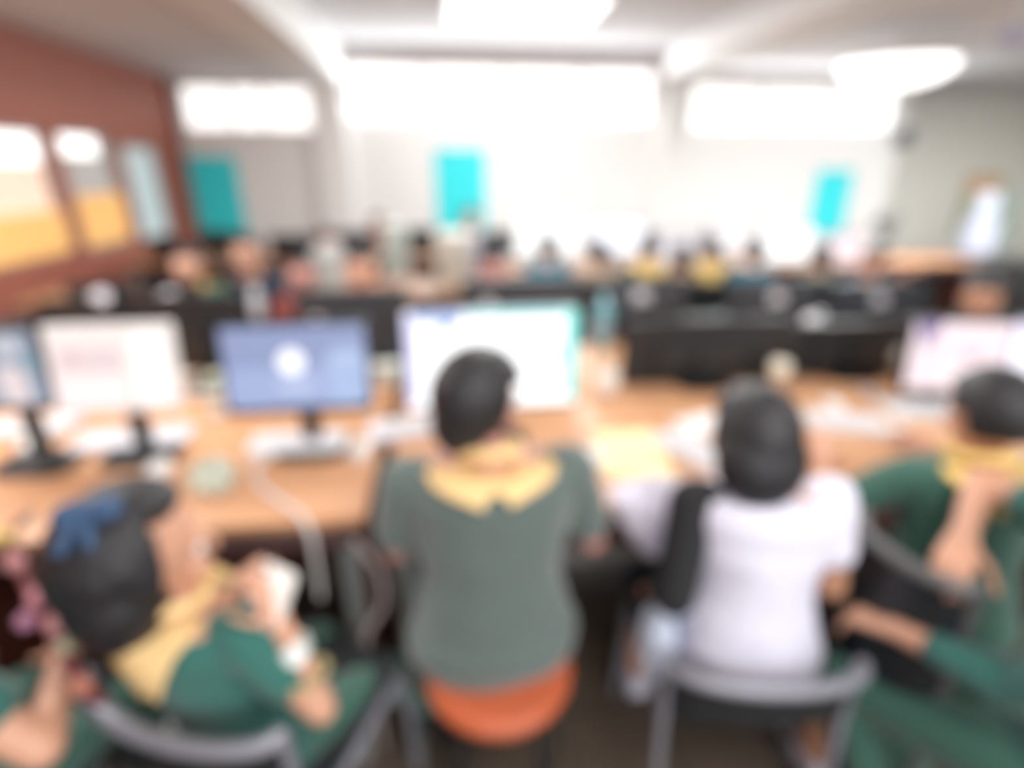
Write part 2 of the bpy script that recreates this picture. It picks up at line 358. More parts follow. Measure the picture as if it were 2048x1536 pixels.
desk(-1.41, -.24, 1.24, 1.93, 'orange wood computer desk in the near row holding the pink-white and blue screens')
desk(-.20, 1.02, 1.22, 1.93, 'orange wood computer desk in front of the student on the orange stool')
desk(1.03, 2.25, 1.22, 1.93, 'orange wood computer desk at the right of the near row with keyboards and mice')
desk(2.26, 3.4, 1.22, 1.93, 'orange wood computer desk past the right edge of the near row')
BW = wood('brown_wood_back_desk', (.34, .17, .085), (.48, .26, .14), .4)
desk(-2.52, -1.42, 1.94, 2.64, 'wood desk set back to back behind the far left near desk', front=1)
desk(-1.41, -.24, 1.94, 2.64, 'wood desk set back to back behind the blue screen', front=1)
desk(-.20, 1.02, 1.94, 2.64, 'wood desk set back to back behind the bright white screen, blue bottle on it', front=1)
desk(1.03, 2.25, 1.94, 2.64, 'wood desk set back to back behind the two low black monitors', front=1)
desk(-2.9, -1.2, 3.95, 4.55, 'brown wood desk by the left wall in the second room row', wood_=BW)
desk(-1.1, .5, 3.95, 4.55, 'brown wood desk in the middle of the second room row with the cream computer case', wood_=BW)
desk(.4, 2.0, 4.95, 5.55, 'brown wood desk near the back wall under the two tall white screens', wood_=BW, z=.70)
desk(2.05, 3.6, 4.95, 5.55, 'brown wood desk near the back wall behind the students with gold neckerchiefs', wood_=BW, z=.70)
desk(3.65, 5.3, 4.95, 5.55, 'brown wood desk near the back wall, rightmost, in front of the right poster', wood_=BW, z=.70)
desk(-3.0, -1.5, 5.6, 6.2, 'brown wood desk near the back wall in the left bay', wood_=BW)
desk(-1.4, .2, 5.6, 6.2, 'brown wood desk near the back wall below the middle turquoise poster', wood_=BW)

def monitor(loc, rz, w_, h_, lb, scr, zc, zbase=DZ, name='computer_monitor', bez=None, patches=(), tilt=0, emblem=None, ex=0, ez=.045, em_m=None, group=None, bt=.012, stand=BLACK, rot_roll=0):
    """screen looks towards local -Y; loc is x,y of the panel; zc centre height"""
    o = empty(name, (loc[0], loc[1], zbase), rz, label=lb, cat='monitor', group=group); bez = bez or BLACK
    z = zc-zbase; tr = M.Translation((0, 0, z)) @ M.Rotation(-R(tilt), 4, 'X')
    def fin(n, bm, m, par):
        bmesh.ops.transform(bm, matrix=tr, verts=bm.verts[:]); return link(n, bm, m, par)
    b = BM(); rbox(b, (0, .012, 0), (w_, .026, h_), .014, 'Y'); box(b, (0, .034, -.02), (w_*.6, .03, h_*.6), bev=.012); fin('casing', b, bez, o)
    b = BM(); rbox(b, (0, -.004, .004), (w_-2*bt, .006, h_-2*bt-.008), .006, 'Y'); sc = fin('screen', b, scr, o)
    for (u0, v0, u1, v1, m, shp) in patches:   # fractions of the screen, v from the top
        b = BM(); W, H = w_-2*bt, h_-2*bt-.008; cx, cz = ((u0+u1)/2-.5)*W, (.5-(v0+v1)/2)*H+.004
        if shp == 'disc':
            lathe(b, [((u1-u0)*W/2, 0), ((u1-u0)*W/2, .002)], seg=32); bmesh.ops.transform(b, matrix=M.Translation((cx, -.0075, cz)) @ M.Rotation(R(90), 4, 'X'), verts=b.verts[:])
        elif shp == 'tri':
            a = [b.verts.new(((u-.5)*W, y, (.5-v)*H+.004)) for y in (-.0085, -.0072) for u, v in ((u0, v0), (u1, v0), ((u0+u1)/2, v1))]
            b.faces.new(a[:3]); b.faces.new(a[3:]); [b.faces.new((a[i], a[(i+1) % 3], a[3+(i+1) % 3], a[3+i])) for i in range(3)]
        else: rbox(b, (cx, -.0078, cz), ((u1-u0)*W, .0015, (v1-v0)*H), min((u1-u0)*W, (v1-v0)*H)*.3, 'Y')
        fin('screen_image', b, m, sc)
    b = BM(); box(b, (0, .06, z/2+.02), (.055, .018, z-.02), bev=.006); box(b, (0, .052, z), (.05, .03, .05)); link('stand_neck', b, stand, o)
    b = BM(); rbox(b, (0, .04, .008), (.22, .17, .014), .05); link('stand_base', b, stand, o)
    if emblem:
        b = BM(); lathe(b, [(emblem, 0), (emblem*.96, .03)], seg=28, sx=1.15); bmesh.ops.transform(b, matrix=M.Translation((ex, .024, ez)) @ M.Rotation(R(-90), 4, 'X'), verts=b.verts[:]); fin('emblem', b, em_m or mat('pale_grey_emblem', (.74, .74, .80), .35), o)
    return o
def pm(px0, px1, pt, pb, Y, rz=0, **k):
    pc = (pt+pb)/2; a = P(px0, pc, Y=Y); d = P(px1, pc, Y=Y); t = P((px0+px1)/2, pt, Y=Y); bt_ = P((px0+px1)/2, pb, Y=Y)
    return dict(loc=((a.x+d.x)/2, Y), rz=rz, w_=d.x-a.x, h_=t.z-bt_.z, zc=(t.z+bt_.z)/2)
def dif(n, c, s=1): return screen(n, c, s)
# the near screens
monitor(**pm(-110, 92, 655, 825, 1.60), lb='computer screen cut by the left edge of the frame, grey and pink image', scr=dif('greyblue', (.33, .38, .48), .8),
        patches=[(.5, .45, .82, .98, dif('paleg', (.72, .62, .63), .9), 'rect'), (.60, .04, .86, .34, dif('palegrey', (.55, .55, .60), .9), 'disc'), (.86, .3, .97, .5, dif('tealgrey', (.18, .36, .42), .8), 'rect')])
m1 = monitor(**pm(88, 352, 650, 822, 1.62), lb='computer screen with a pale pink page and white right side, left of the blue screen', scr=dif('palepink', (.80, .69, .66), 1), bez=WP, bt=.008,
        patches=[(.10, .24, .62, .55, dif('pinkgrey', (.68, .55, .56), 1), 'rect'), (.16, .30, .25, .42, dif('dustpink', (.62, .36, .38), 1), 'rect'), (.06, .62, .60, .96, dif('lightpink', (.88, .74, .73), 1), 'rect'), (.70, .05, .97, .95, dif('whitepage', (.92, .86, .84), 1), 'rect')], tilt=8)
# m1 is rolled a little on its stand
monitor(**pm(440, 742, 646, 822, 1.60), lb='computer screen with a blue login page and a round white user picture', scr=dif('blue', (.235, .28, .46), 1), tilt=6,
        patches=[(0, .5, 1, 1, dif('blue2', (.30, .36, .57), 1), 'rect'), (.72, .28, 1, 1, dif('blue3', (.36, .45, .66), 1), 'rect'), (.38, .25, .56, .60, dif('avatar', (.95, .95, .97), 1.1), 'disc'), (.36, .66, .62, .76, dif('bar', (.52, .56, .74), 1), 'rect'), (.40, .80, .58, .84, dif('bar2', (.45, .50, .70), 1), 'rect')])
monitor(**pm(808, 1156, 618, 815, 1.58), lb='large bright white screen with teal right edge behind the middle student', scr=dif('brightwhite', (1, 1, 1), 1.25), bez=BLACK, tilt=6, bt=.006,
        patches=[(.04, -.0, .34, .12, dif('mauvetop', (.42, .50, .78), 1), 'rect'), (.15, .0, .32, .26, dif('royal', (.10, .22, .62), 1), 'tri'), (0, .02, .07, .95, dif('lilac', (.70, .68, .95), 1.0), 'rect'), (.36, .0, .92, .08, dif('paleteal', (.35, .72, .75), 1), 'rect'), (.93, .0, 1.0, .95, dif('teal', (.22, .80, .74), 1), 'rect'), (.86, .35, .95, .6, dif('mint', (.55, .95, .92), 1), 'disc')])
monitor(**pm(1828, 1998, 640, 786, 1.66, R(-14)), lb='screen with a pink page and violet top corner, right of the near row', scr=dif('pinkpage', (.83, .68, .72), 1), tilt=6,
        patches=[(.0, .0, .28, .42, dif('violet', (.20, .14, .32), 1), 'tri'), (.55, .42, .72, .54, dif('rose', (.66, .42, .50), 1), 'rect'), (.35, .66, .9, .95, dif('pink3', (.90, .74, .75), 1), 'rect')])
monitor(**pm(2006, 2240, 640, 770, 1.62, R(-14)), lb='computer screen with a lilac-white image cut by the right edge of the frame', scr=dif('lilacwhite', (.80, .74, .96), 1.0), tilt=6,
        patches=[(.02, .3, .5, .9, dif('lw2', (.92, .90, 1), 1.1), 'rect')])
OFF = mat('dark_screen_glass', (.01, .012, .015), .12)
# backs of the monitors on the other side, screens towards the students who face us
def back(px0, px1, pt, Y, lb, m=BLACK, em=None, h=.33, jut=0, **k):
    a = P(px0, pt, Y=Y); d = P(px1, pt, Y=Y)
    return monitor(((a.x+d.x)/2, Y), R(180)+jut, d.x-a.x, h, lb, OFF, a.z-h/2, bez=m, emblem=em, tilt=4, **k)
back(1248, 1566, 640, 2.08, 'low wide black monitor seen from behind, right of the blue bottle', h=.30)
back(1572, 1836, 645, 2.10, 'low wide black monitor seen from behind, next to the pink screen', h=.28, em=.034, ex=-.215, ez=-.01, em_m=mat('cream_emblem', (.62, .62, .56), .5))
back(588, 812, 578, 2.32, 'black monitor seen from behind between the blue and white screens', em=.034, m=DARKG, ex=.135, ez=.03)
back(322, 480, 588, 2.34, 'black monitor seen from behind between the pink-white and blue screens', em=None)
back(84, 196, 598, 2.36, 'small black monitor seen from behind above the pink-white screen', em=None)
back(920, 1166, 556, 2.34, 'slate grey monitor seen from behind above the bright white screen', m=DARKG, em=.032, ex=.15, ez=.05)
back(-60, 60, 640, 2.3, 'black monitor seen from behind at the left edge above the grey screen')
# second room row: backs of monitors
for a_, b_, t_, Y_, em, m_, lb in ((1186, 1372, 556, 2.9, .042, DARKG, 'slate monitor back with a pale round emblem, just right of the blue bottle'), (1462, 1640, 560, 2.9, .042, DARKG, 'slate monitor back with a pale round emblem below the teal shirt'), (1664, 1846, 566, 2.9, .042, DARKG, 'slate monitor back with a pale round emblem beside the raised forearm'),
        (132, 272, 566, 3.0, .042, BLACK, 'small black monitor back with a pale emblem in front of the red-brown wall'), (280, 398, 566, 3.0, .042, BLACK, 'small black monitor back with a pale emblem below the leftmost face')):
    a = P(a_, t_, Y=Y_); d = P(b_, t_, Y=Y_)
    monitor(((a.x+d.x)/2, Y_), R(180), d.x-a.x, .30 if m_ is DARKG else .24, lb, OFF, a.z-(.15 if m_ is DARKG else .12), bez=m_, zbase=.72, emblem=em)
# desk that carries them
desk(-2.3, -.98, 2.80, 3.25, 'narrow dark-topped desk by the left wall carrying the small black monitors', wood_=DARKG, front=1, z=.72)
desk(.95, 2.42, 2.78, 3.25, 'narrow grey-topped desk carrying the second row of slate monitors', wood_=DARKG, front=1, z=.72)
# small white round webcams on the monitor tops
def webcam(px, py, Y, lb, r=.022, m=None):
    c = P(px, py, Y=Y); o = empty('webcam', (c.x, c.y, c.z), label=lb, cat='webcam')
    b = BM(); ell(b, (0, 0, 0), (r*1.25, r*.8, r)); link('body', b, m or mat('webcam_white', (.86, .86, .95), .35), o)
    b = BM(); lathe(b, [(r*.45, 0), (r*.4, .004)]); q = link('lens', b, BLACK, o); q.rotation_euler.x = R(-90); q.location = (0, r*.75, 0)
    b = BM(); box(b, (0, 0, -r-.004), (r*1.2, r, .012), bev=.003); link('clip', b, BLACK, o); return o

# ----- chairs -----
def stool(x, y, lb):
    o = empty('stool', (x, y, 0), label=lb, cat='stool')
    b = BM(); lathe(b, [(.10, -.045), (.155, -.045), (.175, -.03), (.178, -.008), (.165, .012), (.12, .022), (.01, .022)], (0, 0, .44), 40, 1.02, 1); link('seat', b, ORG, o)
    for k in range(4):
        a = R(45+90*k); b = BM(); tube(b, smoothpath([(.12*math.cos(a), .12*math.sin(a), .40), (.14*math.cos(a), .14*math.sin(a), .2), (.18*math.cos(a), .18*math.sin(a), 0)]), .012); link('leg', b, BLACK, o)
    b = BM(); tube(b, [(.15*math.cos(R(a)), .15*math.sin(R(a)), .16) for a in range(0, 361, 15)], .008); link('foot_ring', b, BLACK, o)
    return o
def chair(x, y, rz, lb, seatz=.44, w_=.42, railz=.80, m=BLACK, rail=STEEL, group=None, back_m=None, backh=.20):
    """occupant looks to local +Y; backrest at -Y"""
    o = empty('chair', (x, y, 0), rz, label=lb, cat='chair', group=group)
    b = BM(); rbox(b, (0, 0, seatz-.02), (w_, .40, .04), .06); link('seat', b, m, o)
    h = w_/2+.005
    def arc(z, yy, bow): return [(h*math.cos(R(t))*1.0, yy-bow*math.sin(R(t)), z) for t in range(180, -1, -12)]
    b = BM(); tube(b, arc(railz, -.21, .07), .016); link('top_rail', b, rail, o)
    b = BM(); pts1 = arc(railz-.01, -.205, .065); pts0 = arc(railz-.01-backh, -.195, .065)
    for off in (0, .012):
        pass
    r0 = [b.verts.new(V(p)) for p in pts0]; r1 = [b.verts.new(V(p)) for p in pts1]; r2 = [b.verts.new(V(p)+V((0, .014, 0))) for p in pts0]; r3 = [b.verts.new(V(p)+V((0, .014, 0))) for p in pts1]
    for i in range(len(r0)-1):
        b.faces.new((r0[i], r0[i+1], r1[i+1], r1[i])); b.faces.new((r2[i+1], r2[i], r3[i], r3[i+1])); b.faces.new((r1[i], r1[i+1], r3[i+1], r3[i])); b.faces.new((r0[i+1], r0[i], r2[i], r2[i+1]))
    for i in (0, -1): b.faces.new((r0[i], r1[i], r3[i], r2[i]))
    link('backrest', b, back_m or m, o)
    for s in (-1, 1):
        b = BM(); tube(b, smoothpath([(s*h, -.21, railz), (s*h, -.20, seatz), (s*h, -.22, .2), (s*(h+.01), -.26, 0)]), .012); link('leg', b, rail, o)
        b = BM(); tube(b, smoothpath([(s*h, -.19, seatz-.03), (s*h, .15, seatz-.04), (s*h, .19, seatz-.10), (s*(h+.01), .21, 0)]), .012); link('leg', b, rail, o)
    return o

# ================= PEOPLE =================
def ik(a, t, l1, l2, pole):
    a, t = V(a), V(t); d = t-a; L = d.length
    if L > (l1+l2)*.995: t = a+d.normalized()*(l1+l2)*.995; d = t-a; L = d.length
    if L < abs(l1-l2)+.02: d = d.normalized()*(abs(l1-l2)+.02); t = a+d; L = d.length
    x = (l1*l1-l2*l2+L*L)/(2*L); h = math.sqrt(max(0, l1*l1-x*x)); n = d.normalized(); p = V(pole); p = (p-n*p.dot(n)).normalized()
    return a+n*x+p*h, t
def hand(bm, w, d, side, palm, s, curl=35, vox=.006):
    """palm with five separate fingers; w wrist, d direction, palm = direction the palm looks, side = thumb side vector"""
    d = V(d).normalized(); palm = V(palm); palm = (palm-d*palm.dot(d)).normalized(); sd = d.cross(palm).normalized()
    if sd.dot(V(side)) < 0: sd = -sd
    k0 = w+d*.085*s
    for i, off in enumerate((-.028, -.010, .010, .028)): # pinky..index
        root = k0+sd*off*s; cap(bm, w+sd*off*.55*s, root, .0155*s, .0115*s, 10)
        L = (.058, .072, .078, .070)[i]*s; q = root; a = R(curl)*(.45+.1*(3-i)); dd = d.copy()+sd*off*2.5; dd.normalize()
        for f, rr in ((.45, .0088), (.32, .0080), (.23, .0072)):
            dd = (dd*math.cos(a)+palm*math.sin(a)).normalized(); n = q+dd*L*f; cap(bm, q, n, max(rr*s, vox*1.0), max(rr*.94*s, vox*1.0), 8); q = n
    q = w+d*.02*s+sd*.02*s; dd = (d*.55+sd*.8+palm*.35).normalized()
    for f, rr in ((.045, .0125), (.032, .0098), (.026, .0086)):
        n = q+dd*f*s; cap(bm, q, n, max(rr*s, vox), max(rr*.9*s, vox), 8); q = n; dd = (dd*.8+d*.45+palm*.1).normalized()
def person(label, x, y, face=0, seat=.45, s=.88, lean=8, side=0, look=(0, 0, 0), hands=(None, None), poles=(None, None), feet=(None, None), shirt=GREEN, trousers=None, skin=SKIN, hair=HAIR,
           hairstyle='short', scarf=None, sleeve=.55, vox=.009, group=None, legs=True, headoff=(0, 0, 0), hs=1.0, broad=1.0, sleeve_m=(None, None), longs=(0, 0), curl=35, hair_scale=1.0, stand=False, palms=(None, None), eyes=True, knees=(None, None), elb=(None, None), kne=(None, None), z0=0, scarf_w=.17, scarf_d=.12, hairline=.42, long_tr=True, hem=0):
    trousers = trousers or NAVY; name = 'person'
    W = M.Translation((x, y, z0)) @ M.Rotation(R(face), 4, 'Z'); I = W.inverted()
    pel = V((0, 0, (seat+.085*s) if not stand else .90*s))
    up = V((math.sin(R(side)), math.sin(R(lean)), math.cos(R(lean)))).normalized()
    fw = V((0, math.cos(R(lean)), -math.sin(R(lean)))); rt = V((1, 0, 0))
    TL = .50*s; neck = pel+up*TL; hh = .112*.98*hs*(1 if s < 1 else s)
    hc = neck+up*.03*s+V((0, .02*s, hh*.93))+V(headoff)
    HR = (M.Rotation(R(look[0]), 3, 'Z') @ M.Rotation(R(look[1]), 3, 'X') @ M.Rotation(R(look[2]), 3, 'Y'))
    b = BM()
    def tor(bm, k, add, z1=1.0, bottom=0.0):
        prof = [(-.09, .120, .090), (-.02, .155, .108), (.06, .155, .105), (.18, .132, .095), (.32, .150, .105), (.42, .168, .105), (.475, .150*1.0, .090), (.515, .085, .065)]
        rings = []
        for t, rx, ry in prof:
            if t*s/TL*TL > z1*TL: break
            c_ = pel+up*t*s; n = 24; rx = rx*s*broad+add; ry = ry*s*(1+(broad-1)*.6)+add
            rings.append([bm.verts.new(c_+rt*rx*math.cos(2*math.pi*q/n)+fw*ry*math.sin(2*math.pi*q/n)) for q in range(n)])
        for A, B in zip(rings, rings[1:]):
            for q in range(24): bm.faces.new((A[q], A[(q+1) % 24], B[(q+1) % 24], B[q]))
        bm.faces.new(rings[0][::-1]); bm.faces.new(rings[-1])
    tor(b, 1, 0)
    cap(b, neck-up*.03*s, hc-V((0, .0, hh*.55)), .056*s, .052*s)
    # head
    def hp(v): return hc+HR @ V(v)
    ell(b, hp((0, -.008, hh*.15)), (hh*.70, hh*.84, hh*.86), HR, 3); ell(b, hp((0, hh*.20, -hh*.38)), (hh*.52, hh*.55, hh*.62), HR, 3)
    ell(b, hp((0, hh*.42, -hh*.74)), (hh*.26, hh*.24, hh*.2), HR, 2)
    cap(b, hp((0, hh*.76, hh*.06)), hp((0, hh*.96, -hh*.18)), hh*.08, hh*.13, 8)
    for q in (-1, 1):
        ell(b, hp((q*hh*.71, -hh*.04, -hh*.06)), (hh*.09, hh*.17, hh*.25), HR, 2); ell(b, hp((q*hh*.36, hh*.62, -hh*.22)), (hh*.2, hh*.2, hh*.18), HR, 2)
        ell(b, hp((q*hh*.28, hh*.72, hh*.20)), (hh*.22, hh*.12, hh*.07), HR, 2)
    # arms
    sh = []; arm = []
    for i, q in enumerate((-1, 1)):
        S_ = pel+up*.445*s+rt*q*.165*s*broad; L1, L2 = .27*s, .245*s
        if hands[i] is None: T = S_+V((q*.06, .26*s, -.30*s)) if not stand else S_+V((q*.07, .03, -.5*s))
        else: T = I @ V(hands[i])
        pl = V(poles[i]) if poles[i] else V((q*.7, -.5, -.8))
        if elb[i] is not None: pl = I @ V(elb[i])-S_.lerp(T, .5)
        E_, T = ik(S_, T, L1, L2, pl)
        cap(b, S_, E_, .047*s, .037*s); cap(b, E_, T, .037*s, .025*s); ell(b, S_, .056*s, sub=2)
        d = (T-E_).normalized(); pal = V(palms[i]) if palms[i] else V((0, 0, -1)) if abs(d.z) < .8 else V((-q, 0, 0))
        hand(b, T, d+V((0, 0, -.15)) if abs(d.z) < .5 else d, (-q, 0, 0) if not palms[i] else (0, 0, 1), pal, s*1.0, curl, vox)
        sh.append((S_, E_, T))
    # legs
    lg = []
    for i, q in enumerate((-1, 1)):
        Hp = pel+rt*q*.085*s+V((0, .02, -.01)); A = V((q*.12, .40*s, .08*s)) if not stand else V((q*.1, 0, .08))
        if feet[i] is not None: A = I @ V(feet[i])
        K, A = ik(Hp, A, .42*s, .40*s, I @ V(kne[i])-Hp.lerp(A, .5) if kne[i] is not None else V(knees[i]) if knees[i] else (V((q*.15, .6, 1)) if not stand else V((0, 1, 0))))
        cap(b, Hp, K, .080*s, .055*s); cap(b, K, K.lerp(A, .35), .053*s, .056*s); cap(b, K.lerp(A, .35), A, .055*s, .035*s)
        ft = V((0, 1, 0)); ft = (ft*.13*s+V((0, 0, -.035*s)))
        cap(b, A, A+ft, .032*s, .030*s); lg.append((Hp, K, A, A+ft))
    body = mobj('person', remesh(b, vox, 2), skin); body.matrix_world = W
    tag(body, label, 'person', group); PLACES.append((body.name, label[:40], round(x, 2), round(y, 2)))
    # shirt
    b = BM(); tor(b, 1, .014)
    if hem: # loose lower part of the shirt over the hips
        ell(b, pel+up*(-.03), (.19*s*broad, .155*s, .14*s), sub=3)
    smesh = []
    for i, (S_, E_, T) in enumerate(sh):
        bb = b if not sleeve_m[i] else BM()
        e = S_.lerp(E_, sleeve) if not longs[i] else E_
        cap(bb, S_-rt*(-1, 1)[i]*.03*s, S_, .062*s, .064*s); cap(bb, S_, e-(e-S_)*.02, .064*s, .056*s+(0 if longs[i] else .006))
        if longs[i]: cap(bb, E_, E_.lerp(T, .93 if longs[i] == 1 else longs[i]), .052*s, .038*s)
        if bb is not b: mobj('sleeve', remesh(bb, max(vox, .008), 2), sleeve_m[i], body)
    sm = remesh(b, max(vox, .008), 3)
    for v in sm.vertices:
        nz = noise.noise(v.co*9)*.006+noise.noise(v.co*V((5, 5, 22)))*.004; v.co += v.normal*nz
    so = mobj('shirt', sm, shirt, body)
    bv = BVHTree.FromPolygons([v.co for v in sm.vertices], [tuple(p.vertices) for p in sm.polygons])
    # trousers and shoes
    if legs:
        b = BM(); ell(b, pel+V((0, .0, -.01)), (.165*s*broad, .12*s, .10*s))
        for Hp, K, A, Tt in lg:
            cap(b, Hp, K, .092*s, .068*s); cap(b, K, K.lerp(A, .82 if long_tr else .12), .066*s, .058*s)
        mobj('trousers', remesh(b, max(vox, .009), 3), trousers, body)
        for Hp, K, A, Tt in lg:
            b = BM(); cap(b, A+V((0, -.03, -.03*s)), Tt+V((0, .02, -.005)), .042*s, .038*s); box(b, (A+Tt)/2+V((0, 0, -.055*s)), (.075*s, .24*s, .02), bev=.005); mobj('shoe', remesh(b, .007, 2), BCOT if long_tr else WCOT, body)
    # hair
    hm = BM(); ell(hm, (0, 0, 0), 1, None, 5)
    for v in hm.verts:
        u = v.co.normalized(); front = u.y; zf = u.z
        rx, ry, rz_ = hh*.81, hh*.97, hh*.97; k = 1.0+noise.noise(u*7)*.035+noise.noise(u*V((22, 22, 5)))*.02; k *= hair_scale
        face_lim = hairline+(.06 if abs(u.x) < .3 else 0)
        if front > .12 and zf < face_lim: k = min(k, .78)
        if front > -.35 and zf < -.05 and hairstyle == 'short': k = .74
        if zf < -.62: k = min(k, .8 if hairstyle == 'short' else 1.0)
        v.co = V((u.x*rx*k, u.y*ry*k-.004, u.z*rz_*k+hh*.16))
    if hairstyle == 'long':
        g = ell(hm, (0, -hh*.38, -hh*.55), (hh*.78, hh*.52, hh*1.0), None, 4)
    if hairstyle == 'bob':
        ell(hm, (0, -hh*.34, -hh*.32), (hh*.88, hh*.68, hh*.92), None, 4)
    if hairstyle == 'nape':
        ell(hm, (0, -hh*.36, -hh*.30), (hh*.68, hh*.56, hh*.78), None, 4)
    if hairstyle == 'bun':
        ell(hm, (0, -hh*.9, hh*.35), (hh*.42, hh*.40, hh*.40), None, 3)
    bmesh.ops.transform(hm, matrix=M.Translation(hc) @ HR.to_4x4(), verts=hm.verts[:])
    ho = mobj('hair', remesh(hm, .007, 1), hair, body)
    if eyes:
        for q in (-1, 1):
            b = BM(); ell(b, hp((q*hh*.29, hh*.675, hh*.03)), hh*.115, None, 2); e = link('eye', b, EYEW, body)
            b = BM(); ell(b, hp((q*hh*.29, hh*.755, hh*.03)), hh*.058, None, 2); link('iris', b, EYEB, e)
        b = BM(); ell(b, hp((0, hh*.70, -hh*.48)), (hh*.22, hh*.09, hh*.055), HR, 2); link('mouth', b, LIP, body)
    if scarf:
        # roll round the neck and a triangle lying on the back
        b = BM(); n = 36; wv = scarf_w*s; dp = scarf_d*s; rows = 16; grid = []
        for j in range(rows+1):
            row = []
            for i in range(n+1):
                u = -1+2*i/n; v = j/rows; q = neck+rt*u*wv*(1-.8*v**1.3)-up*(v*dp+.03*s*abs(u)**2)+up*.012
                hit = bv.ray_cast(q-fw*.5, fw)
                if hit[0] is None: hit = (bv.find_nearest(q)[0],)
                hpnt = hit[0]
                if (hpnt-q).length > .16: hpnt = bv.find_nearest(q)[0]
                row.append(b.verts.new(hpnt-fw*.016+up*.006))
            grid.append(row)
        for j in range(rows):
            for i in range(n): b.faces.new((grid[j][i], grid[j][i+1], grid[j+1][i+1], grid[j+1][i]))
        me = bpy.data.meshes.new('t'); b.to_mesh(me); b.free(); tmp = bpy.data.objects.new('t', me); C.objects.link(tmp)
        md = tmp.modifiers.new('s', 'SOLIDIFY'); md.thickness = .008; md.offset = 0
        bpy.context.view_layer.update(); m2 = bpy.data.meshes.new_from_object(tmp.evaluated_get(bpy.context.evaluated_depsgraph_get())); bpy.data.objects.remove(tmp)
        b = BM(); b.from_mesh(m2)
        ring = [neck+rt*.070*s*math.cos(R(t))+fw*(.066*s*math.sin(R(t)))+up*(.012*s-.018*s*math.sin(R(t))) for t in range(0, 361, 15)]
        tube(b, ring, .017*s, 10)
        for q in (-1, 1):   # ends hanging on the chest
            f0 = neck+rt*q*.03*s+fw*.085*s; pts = [f0+V((0, 0, .01)), f0+fw*.035*s-up*.06*s, f0+fw*.04*s-up*.16*s]; tube(b, smoothpath(pts), [.017*s]*7+[.014*s]*5+[.008*s], 8)
        link('neckerchief', b, scarf, body, smooth=2)
    return body, dict(sh=[[W @ q for q in z] for z in sh], hc=W @ hc, neck=W @ neck)

# ---- the near students ----
stool(.085, 1.015, 'round orange vinyl stool under the middle student')
person('student seen from behind, grey-green shirt, yellow neckerchief, sitting on the orange stool', .075, 1.045, face=2, seat=.475, s=.91, lean=3, broad=1.25, look=(-50, -14, 4), hairstyle='nape', headoff=(-.02, .02, -.02),
       hands=((-.16, 1.34, .79), (.36, 1.32, .79)), poles=((-.15, -.1, -1), (.25, -.1, -1)), feet=((-.12, 1.35, .09), (.25, 1.38, .09)), shirt=GREENB, skin=SKIN3, scarf=YEL, vox=.006, hair_scale=1.07, scarf_w=.155, scarf_d=.05, hem=1, trousers=GREEN, sleeve=.7)
chair(.675, 1.02, R(-7), 'black chair with a low pale metal rail under the student in white', railz=.60, w_=.40, backh=.12)
person('student seen from behind in a white shirt with a black left sleeve', .685, .94, face=-5, seat=.475, s=.83, lean=3, broad=1.12, side=-3, look=(4, -16, 2), headoff=(-.03, .0, -.035),
       hands=((.50, 1.07, .58), (.90, 1.10, .62)), poles=((-.2, -.7, -.5), (.1, -.6, -.9)), feet=((.55, 1.25, .09), (.95, .92, .09)), knees=(None, (.3, .8, .6)), shirt=WCOT, skin=SKIN2, hair=HAIR, hairstyle='bob', sleeve_m=(BCOT, None), longs=(.9, 0), vox=.006, hem=1, trousers=NAVY, hair_scale=1.04, long_tr=False)
# the girl on the left, looking at a phone
chair(-.43, .97, R(-23), 'black chair with a curved pale top rail behind the girl with the blue hair ribbon', railz=.70, w_=.42, backh=.22)
gl, gi = person('black-haired girl with a blue ribbon, teal shirt and yellow neckerchief, holding a white phone', -.45, .86, face=-24, seat=.42, s=.77, lean=-5, side=-9, look=(-24, -4, 0), headoff=(-.05, -.02, -.06),
       hands=(P(470, 1205, Z=.86), P(560, 1245, Z=.84)), elb=(None, P(730, 1420, Z=.66)), poles=((-.6, 0, -1), (1, -.4, -.9)), feet=((-.35, 1.25, .09), (-.1, 1.2, .09)), shirt=GREEN2, skin=SKIN, scarf=YEL, hairstyle='bob', hairline=.72, vox=.006, trousers=GREEN, scarf_w=.10, scarf_d=.15, hs=1.14, hair_scale=1.12, palms=((.5, 0, .5), (-.5, 0, .5)))
# person at the far left
person('student in a dark teal shirt cut by the lower left corner of the frame', -.98, .72, face=-10, seat=.44, s=.85, lean=2, shirt=GREEN2, trousers=GREEN, vox=.007, hands=(None, (-.74, .86, .75)), poles=(None, (1, -.5, -.5)), feet=((-1.05, 1.2, .09), (-.8, 1.2, .09)), palms=(None, (0, 0, -1)))
